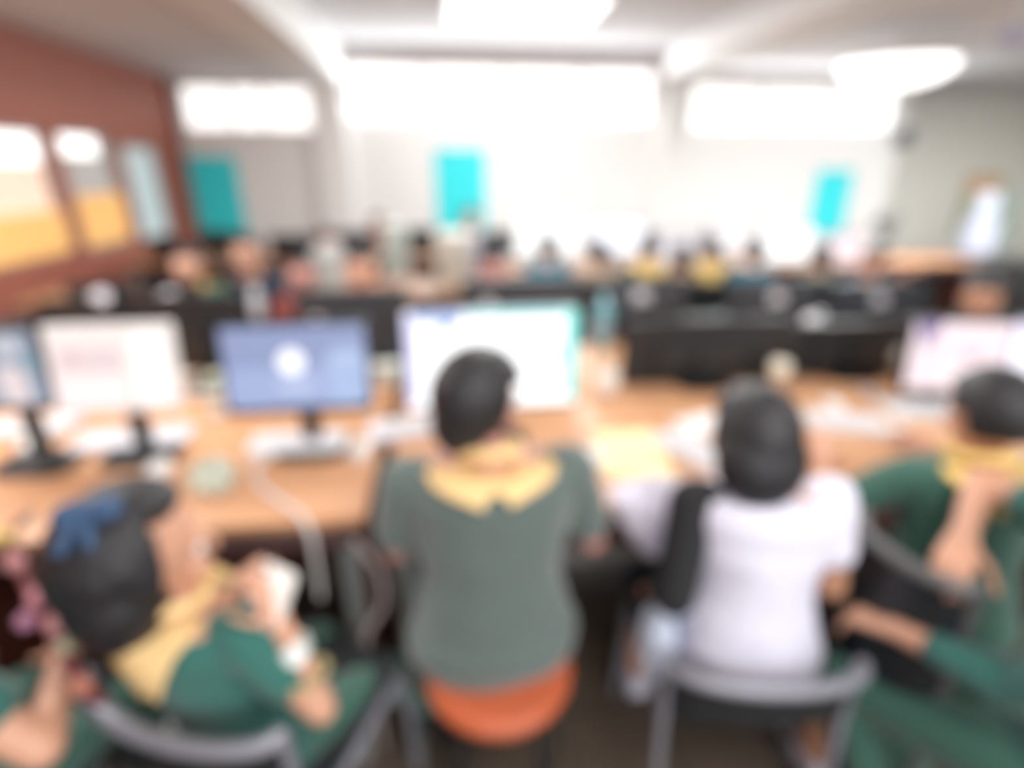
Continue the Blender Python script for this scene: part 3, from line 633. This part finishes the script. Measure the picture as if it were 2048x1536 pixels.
# right side
chair(1.19, .90, R(-80), 'black chair with a grey top rail between the student in white and the right edge', railz=.83, w_=.25, backh=.36, rail=mat('dull_grey_metal', (.12, .12, .12), .5))
person('student seen from behind in a green shirt with a gold neckerchief at the right edge', 1.28, 1.01, face=-10, seat=.43, s=.85, lean=5, look=(-5, -12, 0), headoff=(0, .0, -.02), hands=((1.1, 1.34, .79), (1.48, 1.36, .79)), shirt=GREEN, trousers=GREEN, scarf=YELB, skin=SKIN, vox=.006, scarf_w=.15, scarf_d=.10, hem=1, hair_scale=1.05, broad=1.15, feet=((1.1, 1.35, .09), (1.35, 1.35, .09)))
person('student in green in the lower right corner, forearm stretched to the black chair', 1.17, .60, face=44, seat=.44, s=.92, lean=4, shirt=GREEN2, trousers=GREEN, skin=SKIN, vox=.006, hands=(P(1785, 1255, Z=.66), P(1925, 1075, Z=.88)), elb=(None, P(2330, 900, Z=1.0)), poles=((0, -.4, -1), None), kne=(P(1760, 1290, Z=.56), P(1930, 1300, Z=.56)), feet=((1.0, .74, .09), (1.15, .80, .09)), hem=1, curl=60, longs=(.6, 0))

def chair_under(q, lb, rail=.76):
    w_ = q[0].matrix_world; pz = w_.translation; c_ = copy_tree(far_chair); c_.location = (pz.x, pz.y, 0); c_.rotation_euler = (0, 0, w_.to_euler().z)
    tag(c_, lb, 'chair', 'black chairs of the students')
far_chair = chair(-.98, .74, R(-10), 'black chair of the student cut by the lower left corner', seatz=.42, w_=.40, railz=.74, rail=BLACK, group='black chairs of the students', backh=.2)
# ---- the students further back ----
def seated(px, py, hz, face, label, seat=.45, **k):
    H = P(px, py, Z=hz); s_ = (hz-seat-.09)/.655; ln = k.pop('lean', 6)
    off = math.sin(R(ln))*.5*s_+.02; fv = V((-math.sin(R(face)), math.cos(R(face)), 0)); p = V((H.x, H.y, 0))-fv*off
    k.setdefault('vox', .011)
    q = person(label, p.x, p.y, face, seat, s_, ln, **k); chair_under(q, ' '.join(('black chair under the '+label.split(',')[0].replace('seen from behind ', '').replace('facing the camera ', '')).split()[:16])); return q
for a in (
    (375, 522, 1.08, 180, 'leftmost student facing the camera, black hair, dark shirt with a gold neckerchief', dict(shirt=GREEN, scarf=YELB, skin=SKIN)),
    (492, 497, 1.12, 172, 'student facing the camera below the left turquoise poster, black hair, dark shirt', dict(shirt=NAVY, skin=SKIN)),
    (720, 528, 1.12, 186, 'student facing the camera with a hand near the chin, above the gap between two screens', dict(shirt=NAVY, skin=SKIN)),
    (986, 530, 1.09, 178, 'student facing the camera just above the bright white screen', dict(shirt=NAVY, skin=SKIN3)),
    (604, 540, 1.03, 184, 'student in a dusty red shirt half hidden in the second row', dict(shirt=REDC, skin=SKIN3)),
    (1965, 590, 1.0, 150, 'dark-haired student facing the camera above the two right screens', dict(shirt=BCOT, skin=SKIN2)),
    (1750, 520, .97, 150, 'student in a blue shirt with a raised bare forearm', dict(shirt=BLUEC, skin=SKIN)),
):
    px, py, hz, fc, lb, k = a
    if px == 720: k['hands'] = (P(775, 565, Y=2.98), None); k['poles'] = ((1, 0, -1), None)
    if px == 1750: k['hands'] = (P(1828, 540, Y=3.3), None); k['elb'] = (P(1750, 600, Y=3.25), None)
    seated(px, py, hz, fc, lb, **k)
for a in (
    (1096, 492, .98, 0, 'student in a teal shirt seen from behind between the two tall white screens', dict(shirt=TEAL)),
    (1196, 502, .94, 4, 'student in a tan shirt seen from behind left of the wide white screen', dict(shirt=TANC, skin=SKIN2)),
    (1298, 490, 1.0, -2, 'student with a gold neckerchief seen from behind right of the wide white screen', dict(shirt=GREEN, scarf=YELB)),
    (1362, 512, .91, 3, 'student in a tan shirt below the pinkish grey screen', dict(shirt=TANC, skin=SKIN2, hair=HAIRB)),
    (1418, 492, .98, -5, 'student with a gold neckerchief seen from behind right of the pinkish grey screen', dict(shirt=GREEN, scarf=YELB)),
    (1510, 500, .95, -8, 'student in a bright teal shirt seen from behind before the brightest screen', dict(shirt=TEAL, hair=HAIRB)),
    (1640, 512, .90, -12, 'student in a green shirt seen from behind left of the pale pink screen', dict(shirt=GREEN)),
):
    px, py, hz, fc, lb, k = a; seated(px, py, hz, fc, lb, seat=.40, scarf_w=.2, scarf_d=.2, **k) if 'scarf' in k else seated(px, py, hz, fc, lb, seat=.40, **k)
for a in (
    (941, 432, 1.12, 176, 'student far back in front of the middle turquoise poster', dict(shirt=PALEC)),
    (755, 448, .99, 180, 'student far back left of the middle turquoise poster', dict(shirt=REDC)),
    (655, 482, 1.02, 180, 'student in dusty red far back beside the left column', dict(shirt=REDC, skin=SKIN3)),
):
    px, py, hz, fc, lb, k = a; seated(px, py, hz, fc, lb, **k)
# far screens
def fscreen(px0, px1, pt, pb, Y, lb, scr, ztop=.70, **k):
    d = pm(px0, px1, pt, pb, Y); monitor(lb=lb, scr=scr, zbase=ztop, **d, **k)
fscreen(1032, 1092, 430, 510, 5.22, 'tall white screen at the back, left one of two', dif('fw', (1, 1, 1), 1.15), bez=WP, bt=.008)
fscreen(1098, 1158, 430, 510, 5.22, 'tall white screen at the back, right one of two', dif('fw', (1, 1, 1), 1.15), bez=WP, bt=.008)
fscreen(1176, 1290, 438, 512, 5.20, 'wide white screen with a dark violet bezel at the back', dif('fw2', (.93, .93, 1), 1.1), bez=mat('violet_black', (.04, .03, .09), .4))
fscreen(1306, 1400, 462, 530, 5.18, 'pinkish grey screen at the back between two gold neckerchiefs', dif('fpg', (.72, .68, .72), 1))
fscreen(1412, 1502, 444, 506, 5.20, 'pale pinkish screen at the back right of the pinkish grey one', dif('fpp', (.85, .80, .82), 1.1))
fscreen(1516, 1624, 452, 526, 5.12, 'brightest white screen at the back before the right poster', dif('fw3', (1, 1, 1), 1.2), ztop=.68)
fscreen(1646, 1728, 466, 540, 5.10, 'pale pink screen at the back below the right poster', dif('fpk', (.86, .72, .76), 1), ztop=.62)
for a_, b_, t_, lb in ((400, 470, 462, 'dark screen at the back under the left turquoise poster'), (540, 634, 470, 'dark screen at the back beside the left column'), (664, 752, 462, 'dark screen at the back behind the student with a hand near the chin'), (810, 872, 458, 'small black screen at the back left of the middle poster'), (960, 1030, 462, 'grey-framed dark screen at the back right of the middle poster'), (300, 360, 474, 'dark screen at the back beside the left wall corner')):
    d = pm(a_, b_, t_, t_+44 if b_-a_ < 80 else t_+56, 5.75); monitor(lb=lb, scr=OFF, zbase=DZ, bez=DARKG if a_ == 960 else BLACK, **d)
# cream and grey computer cases on the middle desk
def tower(px0, px1, pt, Y, zb, lb, m):
    a = P(px0, pt, Y=Y); d = P(px1, pt, Y=Y); h = a.z-zb; w_ = d.x-a.x
    o = empty('computer_case', ((a.x+d.x)/2, Y+.2, zb), label=lb, cat='computer case')
    b = BM(); box(b, (0, 0, h/2), (w_, .38, h), bev=.008); link('case', b, m, o)
    b = BM(); box(b, (0, -.195, h*.78), (w_*.7, .012, h*.12), bev=.003); link('disc_drive', b, LG, o)
    b = BM(); lathe(b, [(.014, 0), (.012, .006)]); q = link('power_button', b, BLACK, o); q.rotation_euler.x = R(90); q.location = (0, -.19, h*.55)
tower(872, 938, 474, 4.05, DZ, 'cream computer case standing on the middle desk of the second room row', BEIGE)
tower(760, 806, 452, 4.05, DZ, 'grey-green computer case standing on the middle desk, left of the small black screen', mat('grey_green_metal', (.36, .40, .36), .5))
tower(620, 668, 500, 4.05, DZ, 'low grey computer case beside the student in dusty red', LG)
# pedestal fan, water dispenser
c = P(1775, 448, Y=6.6)
o = empty('pedestal_fan', (c.x, 6.6, 0), R(15), label='dark grey pedestal fan standing before the right end of the back wall', cat='fan')
b = BM(); lathe(b, [(.20, 0), (.20, .02), (.05, .04), (.02, .06)]); link('base', b, DARKG, o)
b = BM(); cone(b, (0, .06, .05), (0, .06, c.z-.05), .014, .012); link('pole', b, GREY, o)
b = BM(); cone(b, (0, .02, c.z), (0, .17, c.z), .07, .05); link('motor', b, DARKG, o)
cage = BM()
for r in (.06, .12, .18, .24):
    tube(cage, [(r*math.cos(R(t)), -.05+.04*(r/.24)**2, c.z+r*math.sin(R(t))) for t in range(0, 361, 12)], .004, 6)
for k_ in range(36): a = R(k_*10); tube(cage, [(0, -.05, c.z), (.24*math.cos(a), -.01, c.z+.24*math.sin(a))], .0025, 5)
link('grille', cage, GREY, o)
for k_ in range(3):
    b = BM(); a = R(120*k_+30); rot = M.Rotation(-a, 3, 'Y') @ M.Rotation(R(25), 3, 'X'); ell(b, V((0, 0, c.z))+rot @ V((.12, 0, 0)), (.105, .005, .075), rot, 3); link('blade', b, mat('smoke_grey_plastic', (.12, .14, .15), .35), o)
c = P(1974, 410, Y=7.2); zt = c.z
o = empty('water_dispenser', (c.x, 7.2, 0), R(-20), label='white and pale blue water dispenser standing by the right side of the room', cat='water dispenser')
b = BM(); box(b, (0, 0, .45), (.32, .32, .90), bev=.02); link('cabinet', b, mat('pale_blue_enamel', (.70, .74, .92), .35), o)
b = BM(); lathe(b, [(.06, .90), (.13, .96), (.135, max(zt, 1.25)-.03), (.10, max(zt, 1.25))]); link('bottle', b, mat('pale_water_bottle', (.72, .78, .95), .2), o)
for s_ in (-1, 1):
    b = BM(); cone(b, (s_*.05, -.17, .74), (s_*.05, -.20, .74), .012, .012); link('tap', b, BLUEC, o)
# low dark cupboard and black chairs by the right side
o = empty('cupboard', (6.2, 5.4, 0), R(-10), label='low dark cupboard at the right side of the room', cat='cupboard')
b = BM(); box(b, (0, 0, .33), (2.2, .5, .66), bev=.01); link('carcass', b, mat('charcoal_laminate', (.035, .035, .037), .5), o)
for k_ in range(4):
    b = BM(); box(b, (-.81+.54*k_, -.256, .34), (.52, .016, .58), bev=.004); q = link('door', b, mat('charcoal_door', (.05, .05, .052), .5), o)
    b = BM(); cone(b, (-.81+.54*k_+.2, -.28, .5), (-.81+.54*k_+.2, -.28, .38), .006, .006); link('handle', b, STEEL, q)
# ================= SMALL THINGS =================
def cyl_thing(name, lb, cat, loc, parts, group=None):
    o = empty(name, loc, label=lb, cat=cat, group=group)
    for pn, prof, m in parts:
        b = BM(); lathe(b, prof, seg=28); link(pn, b, m, o)
    return o
def cup(px, pb, lb, h=.09, r=.034, m=None, zb=DZ, drink=None):
    c = P(px, pb, Z=zb)
    return cyl_thing('paper_cup', lb, 'cup', c, [('cup', [(r*.72, 0), (r, h), (r*.93, h), (r*.68, .006)], m or WP), ('lid', [(r*1.06, h), (r*1.06, h+.006), (r*.9, h+.014), (.004, h+.014)], m or WP)])
# blue bottle
c = P(1203, 694, Z=DZ)
cyl_thing('water_bottle', 'tall pale blue bottle standing right of the bright white screen', 'bottle', c, [('body', [(.036, 0), (.04, .01), (.04, .19), (.034, .215), (.016, .235)], BLUEP), ('label_band', [(.0405, .06), (.0412, .065), (.0412, .14), (.0405, .145)], mat('bottle_band', (.35, .52, .62), .5)), ('cap', [(.018, .235), (.018, .262), (.004, .264)], mat('bottle_cap', (.45, .70, .76), .4))])
def bottle(px, pb, lb, zb, h=.2, r=.03, m=None):
    c = P(px, pb, Z=zb); return cyl_thing('water_bottle', lb, 'bottle', c, [('body', [(r*.9, 0), (r, .01), (r, h*.72), (r*.4, h*.88)], m or WP), ('cap', [(r*.45, h*.88), (r*.45, h), (.003, h+.002)], LG)])
bottle(520, 640, 'white bottle on the narrow dark desk behind the blue screen', .72, h=.21, r=.036, m=mat('milky_bottle', (.62, .62, .66), .35))
# cups and jars on the wood desks
c = P(1552, 778, Z=DZ)
cyl_thing('drink_cup', 'cream lidded cup with a tan drink in front of the black monitors', 'cup', c, [('cup', [(.026, 0), (.036, .075), (.033, .075), (.02, .01)], mat('milk_tea', (.52, .38, .25), .4)), ('lid', [(.038, .075), (.040, .085), (.036, .118), (.012, .126)], mat('cream_lid', (.85, .82, .70), .4))])
c = P(1212, 790, Z=DZ)
o = empty('paper_bag', c, R(10), label='crumpled white paper bag between the bright screen and the black monitors', cat='paper bag')
b = BM(); ell(b, (0, 0, .055), (.048, .035, .06), None, 4)
for v in b.verts: v.co += v.co.normalized()*noise.noise(v.co*40)*.012; v.co.z = max(0, v.co.z)
link('bag', b, mat('white_paper', (.85, .83, .78), .7), o)
b = BM(); ell(b, (-.01, 0, .125), (.03, .02, .02), None, 3); link('twisted_top', b, mat('cream_paper', (.7, .68, .6), .7), o)
cup(378, 790, 'beige cup between the pink-white and blue screens, left of the green one', m=mat('beige_cup', (.55, .48, .42), .5), h=.075)
cup(436, 790, 'pale green cup between the pink-white and blue screens', m=mat('green_cup', (.45, .50, .38), .5), h=.075)
def keyboard(px, py, lb, rz=0, w_=.40, m=WP, z=DZ+.0):
    c = P(px, py, Z=z); o = empty('keyboard', (c.x, c.y, z), R(rz), label=lb, cat='keyboard')
    b = BM(); rbox(b, (0, 0, .009), (w_, .14, .016), .012); link('base', b, m, o)
    km = mat('grey_white_keys', (.74, .74, .78), .5); b = BM()
    for r_ in range(5):
        for q in range(15): box(b, (-w_/2+.022+q*(w_-.044)/14, -.052+r_*.026, .020), (w_/15*.78, .020, .008), bev=.0015)
    q = link('keys', b, km, o); q['kind'] = 'stuff'
    return o
def mouse(px, py, lb, m=WP, rz=0, z=DZ, sc=1.0):
    c = P(px, py, Z=z); o = empty('mouse', (c.x, c.y, z), R(rz), label=lb, cat='mouse')
    b = BM(); ell(b, (0, 0, .006), (.032*sc, .055*sc, .032*sc), None, 4)
    for v in b.verts: v.co.z = max(v.co.z, 0)
    link('shell', b, m, o)
    b = BM(); box(b, (0, .02*sc, .037*sc), (.006, .02, .006), bev=.002); link('scroll_wheel', b, DARKG, o)
    b = BM(); tube(b, smoothpath([(0, .05, .008), (.01, .12, .004), (-.02, .2, .004), (.02, .28, .004)]), .002, 6); link('cable', b, LG, o); return o
LILACP = mat('lilac_white_plastic', (.78, .76, .82), .45)
keyboard(270, 882, 'white keyboard below the pink-white screen', 4, .34, LILACP)
keyboard(598, 892, 'white keyboard below the blue screen', 0, .30)
keyboard(60, 862, 'grey keyboard at the left edge under the cut-off screen', 6, .3, LG)
keyboard(1385, 905, 'white keyboard left of the hair of the student in white', -58, .26, WP)
keyboard(1690, 850, 'white keyboard right of the hair of the student in white', -20, .26)
keyboard(1850, 826, 'pale keyboard below the pink screen at right', -8, .30, mat('pale_cream_plastic', (.70, .69, .64), .5))
keyboard(815, 862, 'pale keyboard left of the middle student, below the bright screen', 10, .26, LILACP)
mouse(720, 906, 'bright white mouse left of the middle student', sc=1.1)
mouse(72, 893, 'white mouse near the left edge of the near desks', sc=1.15)
mouse(318, 945, 'white mouse at the desk edge above the girl with the blue ribbon', sc=1.05)
mouse(1187, 918, 'white mouse at the right elbow of the middle student', sc=1.0)
mouse(1792, 876, 'white mouse lying turned in the middle of the right desk', rz=35, sc=1.25)
mouse(1666, 815, 'white mouse close behind the head of the student in white', sc=.9)
mouse(1484, 802, 'grey mouse at the left of the head of the student in white', m=LG, sc=.8)
mouse(1738, 792, 'lilac grey mouse in front of the low black monitor', m=mat('lilac_grey', (.36, .33, .36), .5), sc=.8)
mouse(436, 726+105, 'grey mouse beside the base of the pink-white screen', m=LG, sc=.8)
mouse(620, 838, 'light grey mouse at the foot of the blue screen', m=LG, sc=.85)
webcam(1620, 640, 2.09, 'cream round webcam clipped on top of the low black monitor next to the pink screen', .026)
# pieces of paper, a sheet imitating desk glare, cloth
def paper(px, py, lb, w_, d_, rz, m, name='paper_and_glare_sheet', cat='paper', z=DZ):
    c = P(px, py, Z=z); o = empty(name, (c.x, c.y, z), R(rz), label=lb, cat=cat)
    for k_, n_ in enumerate(('sheet', 'under_sheet')):
        b = BM(); g = bmesh.ops.create_grid(b, x_segments=12, y_segments=12, size=.5)
        for v in b.verts: v.co = V((v.co.x*w_+k_*.012, v.co.y*d_-k_*.01, .0035-.0025*k_+max(0, .012*(v.co.x+v.co.y)**3*(1-k_))))
        r_ = bmesh.ops.extrude_face_region(b, geom=b.faces[:]); bmesh.ops.translate(b, vec=(0, 0, -.0012), verts=[e for e in r_['geom'] if isinstance(e, bmesh.types.BMVert)])
        link(n_, b, m, o)
paper(1258, 905, 'cream yellow sheet painting the desk glare right of the middle student', .20, .28, -8, mat('cream_yellow_glare', (.95, .80, .45), .6))  # sheet put on the desk to give the look of pale glare
paper(1400, 850, 'white sheet beyond the angled white keyboard', .16, .12, 10, mat('white_sheet', (.85, .83, .83), .6))
c = P(424, 958, Z=DZ)
o = empty('cleaning_cloth', c, R(30), label='crumpled pale green-white cloth on the desk right of the white mouse', cat='cloth')
b = BM(); g = bmesh.ops.create_icosphere(b, subdivisions=5, radius=1)
for v in b.verts:
    n_ = noise.noise(v.co*2.2)*.35+noise.noise(v.co*6)*.12; v.co = V((v.co.x*.055*(1+n_), v.co.y*.10*(1+n_), max(0, .012+v.co.z*.028*(1+n_*2))))
link('cloth', b, mat('pale_green_cloth', (.62, .66, .55), .8), o)
# white cap / bag at the desk edge left of the student in white
c = P(1312, 1046, Z=.70)
o = empty('cloth_bag', (c.x, c.y-.01, .68), R(-12), label='white cotton bag slumped over the desk edge left of the student in white', cat='bag')
b = BM(); g = bmesh.ops.create_icosphere(b, subdivisions=5, radius=1)
for v in b.verts:
    n_ = noise.noise(v.co*1.8+V((3, 1, 0)))*.18+noise.noise(v.co*6)*.05; x_, y_, z_ = v.co
    v.co = V((x_*.115*(1+n_)*(1+.35*z_), y_*.06*(1+n_)+z_*.03, .05+z_*.10*(1+n_)))
link('bag', b, WCOT, o)
b = BM(); tube(b, smoothpath([(.05, .03, .09), (.09, .08, .13), (.13, .05, .10), (.12, .0, .06)]), .007); link('strap', b, mat('lilac_strap', (.55, .53, .68), .8), o)
# jacket hanging from the seat of the student in white
c = P(1315, 1285, Z=.52)
o = empty('jacket', c, label='pale blue-white jacket hanging beside the seat of the student in white', cat='jacket')
b = BM(); g = bmesh.ops.create_icosphere(b, subdivisions=5, radius=1)
for v in b.verts:
    n_ = noise.noise(v.co*2.5)*.2; v.co = V((v.co.x*.042*(1+n_), v.co.y*.05*(1+n_), v.co.z*.125*(1+n_*.4)))
link('cloth', b, PALEC, o)
b = BM(); tube(b, smoothpath([(.0, 0, .1), (.05, .01, .10), (.13, .02, .06)]), [.03]*6+[.034]*7); link('sleeve', b, PALEC, o)
# white power cable over the desk edge, grey cables below
def cable(pts, r, lb, m): tag(link('power_cable', (lambda b: (tube(b, smoothpath(pts, 8), r, 8), b)[1])(BM()), m), lb, 'cable')
z1 = DZ+.008
cable([P(560, 900, Z=z1), P(512, 935, Z=z1), P(520, 970, Z=z1), P(560, 1003, Z=z1), P(600, 1030, Z=z1), P(625, 1040, Z=z1)+V((0, -.03, -.04)), P(625, 1040, Z=z1)+V((0, -.035, -.22))], .0075, 'thick white cable winding over the front edge of the left desk', mat('cable_white', (.72, .68, .66), .5))
cable([(-.26, 1.16, .74), (-.20, 1.13, .66), (-.20, 1.12, .56), (-.25, 1.12, .46), (-.24, 1.14, .3), (-.25, 1.15, .01)], .008, 'grey cable hanging between the two near desks left of the middle student', mat('cable_grey', (.34, .28, .27), .5))
# power strip with cyan socket left of the bright screen
c = P(772, 745, Z=DZ+.05)
o = empty('speaker_box', (c.x, c.y, DZ), R(5), label='white box with a pale cyan side between the blue and bright screens', cat='speaker')
b = BM(); box(b, (0, 0, .045), (.12, .08, .09), bev=.012); link('body', b, mat('white_green_plastic', (.72, .76, .72), .5), o)
b = BM(); box(b, (.063, 0, .045), (.012, .07, .07), bev=.004); link('side_cover', b, mat('cyan_plastic', (.35, .68, .72), .5), o)
# grey power adapter lying between screens
c = P(425, 800, Z=DZ)
o = empty('power_adapter', (c.x, c.y, DZ), label='grey box lying between the pink-white and blue screens', cat='power adapter')
b = BM(); box(b, (0, 0, .02), (.12, .06, .04), bev=.01); link('body', b, LG, o)
b = BM(); tube(b, smoothpath([(.06, 0, .02), (.1, .02, .006), (.13, .08, .004)]), .004); link('cord', b, BLACK, o)
# phone in the hands of the girl
c = P(540, 1192, Z=.885)
o = empty('smartphone', c, label='white phone held by the girl with the blue ribbon', cat='phone')
o.rotation_euler = (R(58), R(8), R(-28))
b = BM(); rbox(b, (0, 0, 0), (.075, .105, .010), .012); link('case', b, mat('phone_white', (.92, .90, .86), .3), o)
b = BM(); rbox(b, (0, 0, -.0055), (.068, .096, .002), .008); link('screen', b, OFF, o)
b = BM(); lathe(b, [(.006, 0), (.005, .002)], (-.024, .038, .005)); link('camera_lens', b, BLACK, o)
# watch and bracelet on her forearm
Tn, En = gi['sh'][1][2], gi['sh'][1][1]; dr = (En-Tn).normalized(); q = dr.to_track_quat('Z', 'Y').to_matrix().to_4x4()
o = bpy.data.objects.new('wristwatch', None); C.objects.link(o); o.matrix_world = M.Translation(Tn+dr*.055) @ q; tag(o, 'pale round wristwatch on the forearm of the girl with the phone', 'watch')
b = BM(); lathe(b, [(.029, -.012), (.031, -.01), (.031, .01), (.029, .012)]); link('strap', b, mat('watch_strap', (.62, .66, .62), .5), o)
b = BM(); lathe(b, [(.020, 0), (.021, .003), (.017, .008)]); f_ = link('dial', b, mat('watch_face', (.75, .80, .78), .2), o)
lc = (o.matrix_world.to_3x3().inverted() @ (V((0, 0, EYE))-Tn)); lc.z = 0; lc.normalize(); f_.rotation_euler = lc.to_track_quat('Z', 'Y').to_euler(); f_.location = lc*.030
o = bpy.data.objects.new('bracelet', None); C.objects.link(o); o.matrix_world = M.Translation(Tn+dr*.115) @ q; tag(o, 'khaki beaded bracelet above the watch of the girl with the phone', 'bracelet')
for k_ in range(16):
    a = R(22.5*k_); b = BM(); ell(b, (.038*math.cos(a), .038*math.sin(a), 0), .0082, None, 2); link('bead', b, mat('khaki_bead', (.42, .36, .18), .4), o)
# blue ribbon in her hair
hairg = [c_ for c_ in gl.children if c_.name.startswith('hair')][0]
hpos, hn = onto(hairg, 178, 1030)
o = empty('hair_ribbon', (0, 0, 0), label='dark blue ribbon bow in the black hair of the girl on the left', cat='hair ribbon')
o.rotation_mode = 'QUATERNION'; o.location = hpos+hn*.008; o.rotation_quaternion = (-hn).to_track_quat('Y', 'Z')
for s_ in (-1, 1):
    b = BM(); ell(b, (s_*.024, 0, .003), (.026, .013, .022), M.Rotation(R(20*s_), 3, 'Y'), 3); link('loop', b, BLUEF, o)
    b = BM(); tube(b, smoothpath([(0, 0, 0), (s_*.012-.008, -.006, -.03), (s_*.02-.016, 0, -.06)]), [.006, .007, .008, .009, .01, .01, .01, .011, .011, .011, .011, .011, .008], 8); link('tail', b, BLUEF, o)
b = BM(); ell(b, (0, -.006, 0), (.011, .011, .012), None, 3); link('knot', b, BLUEF, o)
# string of pink pompoms on the bag strap at the left
def pompom(px, py, z, r, lb, m):
    c = P(px, py, Z=z); b = BM(); ell(b, (0, 0, 0), r, None, 4)
    for v in b.verts: v.co *= 1+noise.noise(v.co*220)*.14
    tag(link('pompom', b, m, loc=c), lb, 'pompom', 'pompoms on the shoulder strap at the left edge')
MAU = mat('mauve_fabric', (.42, .18, .28), .7); ROS = mat('rose_fabric', (.60, .27, .28), .7); KHK = mat('khaki_fabric', (.30, .27, .18), .7); TER = mat('terracotta_fabric', (.36, .13, .09), .7)
for px, py, lb, m, r in ((30, 1126, 'rose pompom at the top of the strap, with a red rim', ROS, .017), (78, 1198, 'pink pompom below the rose one on the strap', PINK, .018), (52, 1242, 'mauve pompom left of the pink ones on the strap', MAU, .015), (115, 1248, 'dusty pink pompom beside the black hair', ROS, .017), (130, 1292, 'khaki pompom below the pink ones', KHK, .014), (162, 1372, 'terracotta pompom at the lower end of the strap', TER, .016), (55, 1036, 'khaki pompom at the left beside the blue ribbon', mat('olive_grey_fabric', (.34, .32, .24), .7), .014), (8, 1078, 'yellow pompom at the left edge', mat('mustard_fabric', (.58, .45, .12), .7), .02)):
    pompom(px, py, .86, r, lb, m)
o = empty('shoulder_strap', (0, 0, 0), label='dark red strap hanging at the left behind the girl with the blue ribbon', cat='strap')
b = BM(); tube(b, smoothpath([P(62, 1025, Z=.86), P(12, 1078, Z=.86), P(40, 1140, Z=.84), P(80, 1220, Z=.84), P(120, 1290, Z=.84), P(165, 1372, Z=.84), P(200, 1400, Z=.80)]), .009); link('webbing', b, mat('dark_red_webbing', (.16, .03, .035), .7), o)
